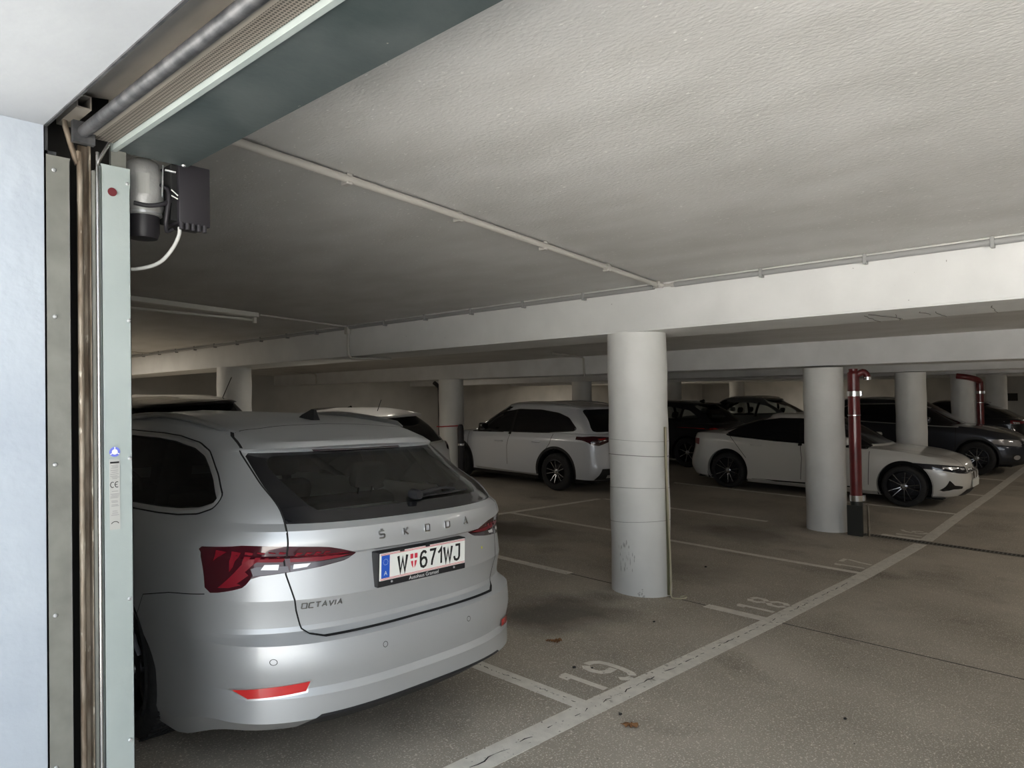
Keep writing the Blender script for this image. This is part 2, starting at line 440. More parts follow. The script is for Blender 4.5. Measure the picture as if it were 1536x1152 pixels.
def wheel(parent, x, y, R, wd, rim_r, kind, spokes=5, rim=None, tread=False, bright=None):
    s = 1 if x > 0 else -1; M0 = Matrix.Translation((x, y, R)) @ Matrix.Rotation(s * PI / 2, 4, 'Y')   # local +z points outward
    bm = NB(); h = wd / 2; q = rim_r
    lathe(bm, [(q - .01, -h + .01), (q + .01, -h), (R - .05, -h - .004), (R - .02, -h + .008), (R - .004, -h + .03), (R, -h * .3), (R, h * .3), (R - .004, h - .03), (R - .02, h - .008), (R - .05, h + .004), (q + .01, h), (q - .012, h - .012)], 56, M0, closed=False)
    if tread:
        for k in range(64):
            for sd in (-1, 1):
                a = 2 * PI * k / 64
                for j in range(2):
                    MM = M0 @ Matrix.Rotation(a + (j * .045), 4, 'Z') @ Matrix.Translation((R, 0, sd * (.022 + .045 * j))) @ Matrix.Rotation(sd * .6, 4, 'X')
                    box(bm, -.003, .005, -.008, .008, -.024, .024, M=MM)
    w = link('wheel', bm, M_tyre, parent, 40)
    bm = NB()
    lathe(bm, [(q + .006, h + .002), (q - .006, h + .004), (q - .02, h - .02), (q - .03, -h + .03), (q - .03, -h + .02)], 56, M0)   # barrel
    rb = link('rim_barrel', bm, rim or M_rimdark, w, 40)
    bm = NB()
    def spoke(a, w0, w1, z0, z1, lean=0.):
        MM = M0 @ Matrix.Rotation(a, 4, 'Z')
        pr = [(.03, z0, w0), (q * .5, (z0 + z1) / 2 + .004, (w0 + w1) / 2), (q - .008, z1, w1)]
        vs = []
        for r_, z_, w_ in pr:
            o = lean * (r_ / q) ** 1.0
            vs.append([bm.verts.new(MM @ Vector((r_, o + c * w_ / 2, z_ + dz))) for c, dz in ((-1, -.02), (-.7, .0), (.7, .0), (1, -.02))])
        for A, B in zip(vs, vs[1:]):
            for i in range(3): bm.faces.new([A[i], A[i + 1], B[i + 1], B[i]])
            bm.faces.new([A[3], A[0], B[0], B[3]])
        bm.faces.new(vs[-1]); bm.faces.new(vs[0][::-1])
    for k in range(spokes):
        a = 2 * PI * k / spokes + .3
        if kind == 'double':
            spoke(a - .05, .018, .016, h - .05, h - .012, -.045); spoke(a + .05, .018, .016, h - .05, h - .012, .045)
        elif kind == 'multi': spoke(a, .02, .03, h - .04, h - .012, 0.)
        else: spoke(a, .05, .035, h - .045, h - .012)
    lathe(bm, [(.0, h - .02), (.03, h - .022), (.055, h - .035), (.062, h - .06)], 24, M0)
    link('spokes', bm, bright or M_rimlight, w, 35)
    bm = NB(); lathe(bm, [(.0, -h + .05), (q - .03, -h + .05)], 32, M0); lathe(bm, [(.0, -h + .09), (.14, -h + .09), (.14, -h + .05)], 32, M0)
    link('brake_disc', bm, M_rimdark, w, 40)
    bm = NB(); lathe(bm, [(.0, h - .012), (.022, h - .013), (.026, h - .022)], 20, M0)
    link('hub_cap', bm, M_alu, w, 40)
    return w
def place(name, x, y, yaw, roll, pitch, z=None, L=4.6):
    cy, sy = math.cos(yaw), math.sin(yaw)
    X = Vector((cy, sy, roll)).normalized(); Y = Vector((-sy, cy, pitch)).normalized(); Z = X.cross(Y).normalized(); Y = Z.cross(X)
    if z is None: z = fl(x, y)
    M = Matrix(((X.x, Y.x, Z.x, x), (X.y, Y.y, Z.y, y), (X.z, Y.z, Z.z, z), (0, 0, 0, 1)))
    return empty(name, M=M), M
# ------------------------------------------------------------------ silver estate car (hero)
def octavia_rows():
    L = 4.69
    top = [(0, 1.11), (1.3, 1.10), (3.3, 1.03), (3.9, .96), (4.4, .84), (4.69, .72)]
    def tz(f): return [(y, z + f) for y, z in top]
    low = lambda a, b: [(0, a), (.35, a), (.75, b), (3.6, b), (4.69, b)]
    S = lambda a, b: [(0, a), (.5, a), (1.2, b), (3.7, b), (4.69, b * .8)]
    R = [
     dict(z=low(.245, .15), w=.80, yr=.22, Dr=.5, yf=4.45, sub=2, nr=2.95),
     dict(z=low(.262, .16), w=.875, yr=.11, Dr=.6, yf=4.6, sub=2, nr=2.85, crease=True),
     dict(z=low(.325, .24), w=.897, yr=.02, Dr=.62, yf=4.66, sub=3, nr=3.05, crease=True),
     dict(z=low(.42, .36), w=.902, yr=.0, Dr=.62, yf=4.68, sub=1, nr=2.75, crease=True),
     dict(z=low(.448, .40), w=.903, yr=.016, Dr=.62, yf=4.69, sub=3, nr=2.75, crease=True),
     dict(z=S(.54, .52), w=.909, yr=-.002, Dr=.62, yf=4.69, sub=3, nr=2.75),
     dict(z=S(.632, .60), w=.913, yr=.012, Dr=.62, yf=4.69, sub=2, nr=2.75, crease=True),
     dict(z=S(.652, .62), w=.913, yr=.060, Dr=.60, yf=4.68, sub=2, nr=2.65, crease=True),
     dict(z=S(.665, .65), w=.9135, yr=.088, Dr=.58, yf=4.68, sub=3, nr=2.65),
     dict(z=S(.735, .72), w=.914, yr=.085, Dr=.58, yf=4.67, sub=4, nr=2.60),
     dict(z=S(.800, .78), w=.9145, yr=.062, Dr=.60, yf=4.66, sub=4, nr=2.55, crease=True),
     dict(z=S(.890, .86), w=.914, yr=.078, Dr=.60, yf=4.63, sub=4, nr=2.55),
     dict(z=S(.968, .915), w=.908, yr=.090, Dr=.60, yf=4.60, sub=2, nr=2.55, crease=True),
     dict(z=S(.984, .93), w=.906, yr=.048, Dr=.64, yf=4.58, sub=4, nr=2.50, crease=True),
     dict(z=[(0, 1.04), (.5, 1.03), (1.2, 1.0), (3.3, .965), (3.9, .93), (4.4, .82), (4.6, .74)], w=.885, yr=.044, Dr=.62, yf=4.56, sub=3, nr=2.55),
     dict(z=[(0, 1.088), (.5, 1.075), (1.2, 1.06), (3.3, 1.0), (3.9, .95), (4.4, .83), (4.6, .75)], w=.845, yr=.056, Dr=.58, yf=4.52, sub=2, nr=2.65, crease=True),
     dict(z=tz(.0), w=.822, yr=.092, Dr=.55, yf=4.2, sub=3, nr=2.6, crease=True, Df=.6),
     dict(z=tz(.015), w=.812, yr=.115, Dr=.52, yf=3.45, sub=7, nr=2.65, Df=.7, cr=.01),
     dict(z=[(0, 1.26), (3.4, 1.24)], w=.738, yr=.345, Dr=.42, yf=3.05, sub=7, nr=2.700, Df=.6, cr=.005),
     dict(z=[(0, 1.378), (.6, 1.378), (1.2, 1.40), (2., 1.41), (3.4, 1.39)], w=.665, yr=.60, Dr=.32, yf=2.72, sub=1, nr=4.00, Df=.4, cr=.012, crease=True),
     dict(z=[(0, 1.392), (.6, 1.392), (1.2, 1.425), (2., 1.43), (3.4, 1.40)], w=.645, yr=.555, Dr=.36, yf=2.66, sub=3, nr=4.00, Df=.4, cr=.013, crease=True),
     dict(z=[(0, 1.408), (.6, 1.412), (1.0, 1.468), (1.6, 1.495), (2.4, 1.49), (3.4, 1.44)], w=.60, yr=.57, Dr=.33, yf=2.6, sub=4, nr=4.00, Df=.4, cr=.012),
     dict(z=[(0, 1.42), (.6, 1.432), (1.0, 1.495), (1.6, 1.53), (2.4, 1.525), (3.4, 1.46)], w=.40, yr=.60, Dr=.3, yf=2.5, sub=5, nr=4.00, Df=.4, tr=.02, tf=.02),
     dict(z=[(0, 1.43), (.6, 1.44), (1.0, 1.51), (1.6, 1.548), (2.4, 1.545), (3.4, 1.47)], w=.0, yr=.64, Dr=.28, yf=2.4, tr=0, tf=0, Df=.4),
    ]
    return R, L
def mir(pts): return [(-x, z) for x, z in pts][::-1]
def both(pts): return pts + mir(pts)
def boundary_strip(bvh, name, pts, side, w, m, parent, off=.004, raise_=.006): return ribbon(bvh, side, pts, w, off, name, m, parent, closed=True, raise_=raise_)
def seat(parent, x, y, z, bench=False, w=.5, head=True):
    bm = NB(); box(bm, x - w / 2, x + w / 2, y, y + .5, z, z + .16, bev=.05)
    MM = Matrix.Translation((x, y, z + .1)) @ Matrix.Rotation(.25, 4, 'X')
    box(bm, -w / 2, w / 2, -.06, .08, 0, .56, M=MM, bev=.05)
    s = link('seat', bm, M_seat, parent, 40)
    if head:
        for hx in ((0,) if not bench else (-w * .33, 0, w * .33)):
            bm = NB(); box(bm, hx - .12, hx + .12, -.05, .05, .60, .76, M=MM, bev=.045)
            for k in (-.05, .05): tube(bm, [MM @ Vector((hx + k, 0, .55)), MM @ Vector((hx + k, 0, .62))], .006, 6)
        link('headrest', bm, M_seat, s, 40)
    return s
def make_octavia():
    R, L = octavia_rows()
    car, M = place('estate_car', -1.0, .19, 0, -.025, .02, z=.0613)
    tag(car, 'silver estate car parked beside the roller door, rear plate W 671 WJ', 'car')
    bm = body_mesh(R, L, 26, 120, 14)
    YW, YF, RW, RA = 1.32, 3.86, .325, .372
    for s in 'LR':
        for yw in (YW, YF): cut(bm, 9, s, circle=(yw, RW - .005, RA))
    lay = bm.faces.layers.int['part']
    bmesh.ops.delete(bm, geom=[f for f in bm.faces if f[lay] == 9], context='FACES')
    for s in 'LR':
        for yw in (YW, YF): arch_lip(bm, s, yw, RW - .005, RA)
    bv = bvh_of(bm)
    dlo = [(.587, 1.19), (.60, 1.16), (.693, 1.129), (.855, 1.109), (1.048, 1.098), (1.327, 1.09), (2.2, 1.068), (3.22, 1.045), (3.30, 1.05), (2.86, 1.33), (2.70, 1.385), (1.95, 1.425), (1.445, 1.427), (1.248, 1.420), (1.033, 1.396), (.907, 1.362), (.82, 1.32), (.715, 1.268), (.64, 1.22)]
    dlo = rounded(dlo, .02, 3)
    for s, t in (('L', 1), ('R', 2)): cut(bm, t, s, pts=dlo, zmin=.95)
    g = both([(.0, 1.381), (-.577, 1.377), (-.585, 1.36), (-.616, 1.11), (0, 1.108)])
    gl = [(-.578, 1.378), (-.617, 1.108), (.617, 1.108), (.578, 1.378)]
    cut(bm, 3, 'Y', ymax=1.2, pts=gl, zmin=1.0)
    fr = rounded([(-.49, 1.366), (-.535, 1.33), (-.50, 1.155), (.50, 1.155), (.535, 1.33), (.49, 1.366)], .03)
    cut(bm, 4, 'Y', ymax=1.2, pts=fr, only=3)
    ws = rounded([(-.70, 1.075), (-.60, 1.375), (.60, 1.375), (.70, 1.075)], .04)
    cut(bm, 5, 'Y', ymin=2.5, pts=ws, zmin=1.0)
    lt = [(-.850, .998), (-.843, 1.009), (-.76, 1.028), (-.636, 1.025), (-.49, 1.014), (-.42, .996), (-.333, .966), (-.386, .943), (-.508, .924), (-.623, .912), (-.735, .898), (-.762, .855), (-.85, .821)]
    cut(bm, 6, 'Y', ymax=1.5, pts=lt); cut(bm, 7, 'Y', ymax=1.5, pts=mir(lt))
    df = [(-.62, .1), (-.55, .338), (.55, .338), (.62, .1)]
    cut(bm, 8, 'Y', ymax=.8, pts=df)
    tgp = [(-.12, 1.497), (-.30, 1.489), (-.535, 1.465), (-.556, 1.447), (-.586, 1.386), (-.617, 1.108), (-.629, 1.084), (-.628, .904), (-.593, .756), (-.566, .672), (-.545, .655), (-.50, .645), (-.3, .6465), (0, .6475)]
    cut(bm, 10, 'Y', ymax=.97, pts=tgp + mir(tgp)[1:])
    bmp = [(-.99, .60), (-.845, .813), (-.70, .79), (-.60, .76), (-.568, .66), (-.50, .642), (.5, .642), (.568, .66), (.60, .76), (.70, .79), (.845, .813), (.99, .60), (.99, .0), (-.99, .0)]
    cut(bm, 11, 'Y', ymax=.80, pts=bmp)
    side = take(bm, 1, 'side_window', M_tint2, car, 60); take(bm, 2, 'side_window', M_tint2, car, 60)
    take(bm, 3, 'rear_window_frame', M_blackgloss, car, 60); take(bm, 4, 'rear_window', M_tint, car, 60); take(bm, 5, 'windscreen', M_clear, car, 60)
    for t, s in ((6, -1), (7, 1)):
        o = take(bm, t, 'tail_light', M_redlens, car, 40)
        f = (lambda p: p) if s < 0 else mir
        def D(pts, m, nm, off=.0015): return decal(bv, 'B', f(pts), off, nm, m, o, .02)
        D([(-.62, .938), (-.615, .915), (-.732, .902), (-.738, .93), (-.72, .938)], M_smokelens, 'clear_lens')
        D([(-.61, .940), (-.612, .914), (-.508, .926), (-.39, .945), (-.36, .958)], M_smokelens, 'clear_lens')
        D([(-.648, .946), (-.653, .924), (-.708, .926), (-.695, .946)], M_whitelens, 'lamp_block', .003)
        D([(-.598, .944), (-.602, .925), (-.55, .93), (-.535, .944)], M_whitelens, 'lamp_block', .003)
        D([(-.63, .972), (-.635, .955), (-.72, .957), (-.79, .878), (-.768, .866), (-.80, .853), (-.825, .85), (-.745, .972)], M_redlight, 'light_guide', .002)
        D([(-.61, .968), (-.61, .953), (-.50, .950), (-.42, .956), (-.37, .964), (-.45, .968)], M_redlight, 'light_guide', .002)
        for k in range(6):
            x0 = -.635 - .033 * k; h = .018 + .011 * k * (k < 5)
            D([(x0, .998), (x0 - .022, 1.0 + .002), (x0 - .028, .998 - h - .012 * k * .4), (x0 - .018, .992 - h * .9)], M_redlight, 'light_segment', .002)
        for k in range(4):
            x0 = -.60 + .035 * k
            D([(x0, .996), (x0 + .022, .994), (x0 + .004, .982), (x0 - .008, .984)], M_redlight, 'light_segment', .002)
        D([(-.757, .925), (-.80, .868), (-.785, .865), (-.745, .905)], M_redlight, 'light_segment', .0025)
    take(bm, 8, 'rear_diffuser', M_blackplastic, car)
    tg = take(bm, 10, 'tailgate', M_silver, car, 13)
    rb = take(bm, 11, 'rear_bumper', M_silver, car, 13)
    lay = bm.faces.layers.int['part']
    link('body', bm, M_silver, car, 14)
    # gaps
    lg = [(-.535, 1.465), (-.556, 1.447), (-.586, 1.386), (-.617, 1.108), (-.629, 1.084), (-.633, 1.0), (-.628, .904), (-.593, .756), (-.568, .675), (-.548, .656), (-.50, .6455), (-.3, .6465), (0, .6475)]
    gp = lambda side, pl, w, st=.02: ribbon(bv, side, pl, w, .0012, 'panel_gap', M_gap, car, step=st)
    gp('B', lg + mir(lg)[1:], .006, .015); gp('L', [(.456, .818), (.74, .776), (1.0, .72), (1.06, .62)], .004)
    for sd in 'LR': gp(sd, [(1.62, .48), (1.45, .75), (1.33, 1.07)], .005); gp(sd, [(2.36, .25), (2.38, 1.05)], .005); gp(sd, [(3.45, .25), (3.45, 1.0)], .005)
    # roof seam
    gb = NB(); pts = [(x, .915 - .05 * (abs(x) / .53) ** 3) for x in np.linspace(-.53, .53, 30)]; ribbon(bv, 'T', pts, .007, .0012, '', None, None, bm=gb)
    link('roof_seam', gb, M_gap, car)
    for sd, t in (('L', -1), ('R', 1)):
        boundary_strip(bv, 'window_trim_rubber', rounded([(y, z) for y, z in dlo], .0), sd, .036, M_gap, car, .002, .002)
        boundary_strip(bv, 'window_chrome', dlo, sd, .024, M_chrome, car, .004, .008)
    for s in (-1, 1):
        bm = NB(); path = [(s * .545, .90, 1.475)]
        for y in np.linspace(.98, 3.0, 14):
            h = hit(bv, 'T', s * .56, y); path.append((s * .56, y, (h[0].z if h else 1.48) + .018))
        tube(bm, path, [.004] + [.017] * 14, 10); link('roof_rail', bm, M_alu, car, 60)
    # antenna fin
    bm = NB(); h = hit(bv, 'T', .03, 1.10)[0]
    prof = [(-.075, 0), (.105, 0), (.06, .028), (-.03, .062), (-.055, .058)]
    for w_, pr in ((.02, prof),):
        a = [bm.verts.new((h.x - w_ * (1 - z / .09), h.y + y, h.z + z - .004)) for y, z in pr]; b = [bm.verts.new((h.x + w_ * (1 - z / .09), h.y + y, h.z + z - .004)) for y, z in pr]
        bm.faces.new(a); bm.faces.new(b[::-1])
        for i in range(5): bm.faces.new([a[i], b[i], b[(i + 1) % 5], a[(i + 1) % 5]])
    link('roof_antenna', bm, M_under, car, 30)
    # wiper
    bm = NB(); A = hit(bv, 'B', .017, 1.165, .025)[0]; B = hit(bv, 'B', .20, 1.178, .028)[0]; Cc = hit(bv, 'B', .39, 1.165, .012)[0]; E0 = hit(bv, 'B', .06, 1.163, .012)[0]
    lathe(bm, [(0, .03), (.02, .028), (.026, 0), (.026, -.03)], 16, Matrix.Translation(A) @ Matrix.Rotation(PI / 2, 4, 'X')); tube(bm, [A, B], [.016, .009], 8); tube(bm, [E0, (E0 + Cc) / 2 - Vector((0, .004, 0)), Cc], .006, 6); tube(bm, [B, (B + Cc) / 2 - Vector((0, .004, 0))], .008, 6)
    link('rear_wiper', bm, M_blackplastic, car, 40)
    bm = NB(); ribbon(bv, 'B', [(-.27, 1.3835), (.27, 1.3835)], .014, .004, '', None, None, bm=bm); link('high_brake_light', bm, M_redlens, car)
    # spoiler lip lower edge already in body; reflectors
    for f in ((lambda p: p), mir):
        decal(bv, 'B', f([(-.812, .458), (-.713, .474), (-.563, .488), (-.579, .434), (-.77, .416)]), .0015, 'reflector_frame', M_chrome, car)
        decal(bv, 'B', f([(-.800, .453), (-.713, .468), (-.572, .481), (-.585, .440), (-.766, .423)]), .004, 'reflector', M_redbright, car)
    for x in (-.70, -.253, .253, .70):
        bm = NB(); ribbon(bv, 'B', [(x + .0115 * math.cos(a), .572 + .0115 * math.sin(a)) for a in np.linspace(0, 2 * PI, 17)], .0022, .001, '', None, None, bm=bm, step=.01); link('parking_sensor', bm, M_gap, car)
    # badges
    def onb(x0, z0, tilt=0.):
        def f(x, z, d):
            h = hit(bv, 'B', x0 + x, z0 + z + tilt * x, 0)
            return h[0] + Vector((0, -1, .15)) * (d * 1. + .0005) if h else Vector((x0 + x, .1, z0 + z))
        return f
    for ch, xc in (('S', -.247), ('K', -.118), ('O', .008), ('D', .138), ('A', .27)):
        w_ = GL[ch][0] * .034; bm = NB(); stroke_text(bm, ch, .030, .0065, 0, 1.05, .004, onb(xc - w_ / 2, 1.026))
        if ch == 'S': stroke_text(bm, '^', .026, .005, 0, 1., .004, onb(xc - .005, 1.0595))
        link('brand_letter', bm, M_badge, car)
    x = 0.
    for ch in 'OCTAVIA':
        bm = NB(); stroke_text(bm, ch, .022, .0042, 0, 1.0, .003, onb(-.575 + x, .760)); x += (GL[ch][0] * .022 if ch != 'I' else .002) + .0085
        link('model_letter', bm, M_badge, car)
    decal(bv, 'B', [(.452 + .007 * math.cos(a), .873 + .007 * math.sin(a)) for a in np.linspace(0, 2 * PI, 13)[:-1]], .001, 'yellow_dot', M_yellow, car)
    # number plate
    bm = NB(); y0 = .052
    box(bm, -.267, .267, y0, y0 + .05, .808, .962, bev=.004); pf = link('plate_holder', bm, M_blackplastic, car, 40)
    bm = NB(); box(bm, -.26, .26, y0 - .004, y0, .837, .957, bev=.001); pl = link('number_plate', bm, M_platewhite, car)
    def pf_(x0, z0, d0=0.): return lambda x, z, d: Vector((x0 + x, y0 - .0042 - d - d0, z0 + z))
    bm = NB()
    for z in (.841, .846, .949, .9535):
        for a, b in (((-.257, z), (.257, z)),):
            box(bm, a[0], b[0], y0 - .005, y0 - .004, z - .0009, z + .0009)
    link('red_border_line', bm, M_platered, pl)
    bm = NB(); box(bm, -.252, -.207, y0 - .0052, y0 - .004, .848, .947); link('blue_band', bm, M_plateblue, pl)
    bm = NB()
    for k in range(12):
        a = 2 * PI * k / 12; cx, cz = -.2295 + .0125 * math.cos(a), .918 + .0125 * math.sin(a); box(bm, cx - .0011, cx + .0011, y0 - .006, y0 - .005, cz - .0011, cz + .0011)
    link('star_ring', bm, M_textwhite, pl)
    t = font_mesh('A', .027, 'country_letter', M_textwhite, pl); t.matrix_local = Matrix.Translation((-.2295, y0 - .006, .868)) @ Matrix.Rotation(PI / 2, 4, 'X')
    bm = NB(); H = .067; zb = .863
    xs = -.188
    bm.free(); H = .072; zb = .861
    for ch, x, sx, w_ in (('W', -.158, .88, .0135), ('6', -.026, .92, .0115), ('7', .030, .85, .0115), ('1', .083, .95, .0115), ('W', .120, .88, .0135), ('J', .186, .95, .0115)):
        bm = NB(); stroke_text(bm, ch, H, w_, 0, sx, .0005, pf_(x, zb)); link('plate_character', bm, M_ink, pl)
    bm = NB(); S_ = lambda pts: prism(bm, pts, 0, .0006, Matrix.Translation((-.067, y0 - .0042, .90)) @ Matrix.Rotation(PI / 2, 4, 'X'))
    S_([(-.021, .032), (-.004, .032), (-.004, .010), (-.021, .010)]); S_([(.021, .032), (.004, .032), (.004, .010), (.021, .010)])
    S_([(-.018, -.001), (-.004, -.001), (-.004, -.034), (-.012, -.022)]); S_([(.018, -.001), (.004, -.001), (.004, -.034), (.012, -.022)])
    link('coat_of_arms', bm, M_platered, pl)
    t = font_mesh('Autohaus Gramsel', .024, 'dealer_text', M_textwhite, pf); t.matrix_local = Matrix.Translation((.0, y0 - .0006, .8225)) @ Matrix.Rotation(PI / 2, 4, 'X')
    for x in (-.19, .19):
        bm = NB(); lathe(bm, [(0, .004), (.004, .004), (.0055, 0)], 12, Matrix.Translation((x, y0, .826)) @ Matrix.Rotation(PI / 2, 4, 'X')); link('plate_screw', bm, M_chrome, pf, 40)
    for x in (-.137, .015):
        bm = NB(); box(bm, x - .012, x + .012, y0 - .007, y0 + .02, .952, .962); link('plate_clip', bm, M_blackplastic, pf)
    # cabin
    bm = NB(); box(bm, -.70, .70, .40, 3.5, .22, .30); box(bm, -.70, .70, 3.2, 3.6, .28, .98, bev=.05)
    link('cabin_floor', bm, M_trim, car)
    bm = NB(); box(bm, -.60, .60, .26, 1.20, .985, 1.0); link('load_cover', bm, M_cargo, car)
    for s in (-1, 1):
        for pp, rr in (([(s * .53, .80, 1.38), (s * .56, .50, 1.14)], .04), ([(s * .60, 1.40, 1.38), (s * .70, 1.32, 1.05)], .035), ([(s * .60, 2.38, 1.38), (s * .72, 2.42, .6)], .035)):
            bm = NB(); tube(bm, pp, rr, 8); link('pillar_trim', bm, M_trim, car, 60)
    seat(car, 0, 1.25, .42, True, 1.3)
    for s in (-1, 1): seat(car, s * .37, 2.15, .42)
    bm = NB(); lathe(bm, [(.185, -.015), (.20, 0), (.185, .015), (.17, 0)], 32, Matrix.Translation((-.37, 2.95, .95)) @ Matrix.Rotation(-1.1, 4, 'X'), closed=True); link('steering_wheel', bm, M_blackplastic, car, 60)
    bm = NB(); box(bm, -.12, .12, 2.95, 2.98, 1.30, 1.36, bev=.01); link('interior_mirror', bm, M_blackplastic, car)
    bm = NB(); box(bm, -.58, .58, .60, 4.4, .22, .235); link('underbody', bm, M_under, car)
    for x in (-1, 1):
        for y in (YW, YF):
            w = wheel(car, x * .775, y - (.15 if y == YW else 0), RW, .215, .215, 'single', 5, tread=(y == YW and x < 0), bright=M_rimdark)
            bm = NB(); lathe(bm, [(RA + .02, -.10), (RA + .02, .10)], 32, Matrix.Translation((x * .80, y, RW)) @ Matrix.Rotation(PI / 2, 4, 'Y'))
            bmesh.ops.delete(bm, geom=[v for v in bm.verts if v.co.z < .15], context='VERTS'); link('wheel_liner', bm, M_under, car)
    for s in (-1, 1):
        bm = NB(); box(bm, s * .86 - .02 * s, s * 1.02, 3.0, 3.12, 1.02, 1.17, bev=.03); link('wing_mirror', bm, M_silver, car, 40)
    return car
M_tint2 = glass_mat('privacy_glass', (.22, .24, .24))
M_tint3 = glass_mat('side_glass', (.65, .68, .68))
M_badge = mat('badge_metal', (.42, .43, .44), .25, 1.)
# ------------------------------------------------------------------ the other cars : one generator, a table of shapes
def generic_rows(s):
    L, W, H = s['L'], s['W'] / 2, s['H']; g = s.get('g', .2); top = s['top']; be = s.get('sq', 2.8)
    T = lambda f: [(y, z + f) for y, z in top]
    mx = s['belt']; lo = lambda z: [(y, min(z, t - .10)) for y, t in top]
    g0, g1 = s['gb']                      # greenhouse base yr, yf
    t0, t1 = s['gt']                      # greenhouse top yr, yf
    wg, wt = W - s.get('inset', .09), s.get('wt', W * .70); rz = s['roof']; cr = s.get('crown', .05)
    re = s.get('re', 0.)
    R = [dict(z=g - .02, w=W - .12, yr=.28, Dr=.4, yf=L - .3, Df=.5, nr=be, nf=2.8, sub=2),
         dict(z=g + .05, w=W - .03, yr=.09, Dr=.45, yf=L - .10, Df=.6, nr=be, nf=2.7, sub=2, crease=True),
         dict(z=g + .17, w=W - .01, yr=.015, Dr=.45, yf=L - .02, Df=s.get('Df', .65), nr=be, nf=s.get('nf', 2.6), sub=3),
         dict(z=lo(g + .33), w=W, yr=.0, Dr=.47, yf=L, Df=s.get('Df', .7), nr=be, nf=s.get('nf', 2.5), sub=3),
         dict(z=lo(g + .46), w=W, yr=.03 + re, Dr=.48, yf=L - .01, Df=s.get('Df', .72), nr=be, nf=s.get('nf', 2.4), sub=3),
         dict(z=T(-.25), w=W, yr=.06 + re, Dr=.5, yf=L - .03, Df=s.get('Df', .75), nr=be, nf=s.get('nf', 2.4), sub=3),
         dict(z=T(-.12), w=W - .005, yr=.055 + re, Dr=.52, yf=L - .06, Df=s.get('Df', .8), nr=be, nf=s.get('nf', 2.35), sub=2, crease=True),
         dict(z=T(-.04), w=W - .035, yr=.07 + re, Dr=.5, yf=L - .11, Df=s.get('Df', .8), nr=be, nf=s.get('nf', 2.4), sub=2)]
    n = 4
    a0, a1 = .10 + re, L - .22
    for k in range(n):
        u = k / n
        R.append(dict(z=T(-.005), w=W - .05 - (.09 - .05 if wg > 0 else 0) * u, yr=a0 + (g0 - a0) * u, Dr=.48, yf=a1 + (g1 - a1) * u, Df=.75, nr=be, nf=2.5, sub=2, cr=.02 + .03 * u, crease=False))
    R.append(dict(z=T(.005), w=wg, yr=g0, Dr=.42, yf=g1, Df=.65, nr=be + .2, nf=2.5, sub=5, crease=True, cr=.03))
    zt = lambda f: [(y, z + f) for y, z in rz]
    mid = lambda a, b, u: a + (b - a) * u
    zb_ = float(ip(top, np.array([mid(g0, g1, .5)]))[0])
    R.append(dict(z=[(y, mid(float(ip(top, np.array([y]))[0]), z, .52)) for y, z in rz], w=mid(wg, wt, .42), yr=mid(g0, t0, .46), Dr=.38, yf=mid(g1, t1, .47), Df=.6, nr=be + .4, nf=2.7, sub=5, cr=.02))
    R.append(dict(z=zt(-.075), w=wt + .015, yr=t0 - .02, Dr=.32, yf=t1 + .08, Df=.5, nr=3.6, nf=3., sub=2, crease=True, cr=.012))
    sp = s.get('spoiler', 0.)
    R.append(dict(z=zt(-.055), w=wt, yr=t0 - sp, Dr=.32, yf=t1 + .02, Df=.5, nr=3.8, nf=3., sub=2, crease=sp > 0, cr=.013))
    R.append(dict(z=zt(-.03), w=wt - .06, yr=t0 - sp + .01, Dr=.3, yf=t1 - .08, Df=.45, nr=4., nf=3.2, sub=3, cr=.01))
    R.append(dict(z=zt(-.012), w=wt * .6, yr=t0 - sp + .03, Dr=.3, yf=t1 - .15, Df=.4, nr=4., nf=3.2, sub=3))
    R.append(dict(z=zt(.0), w=.0, yr=t0 - sp + .06, Dr=.28, yf=t1 - .2, Df=.3, tr=0, tf=0))
    return R
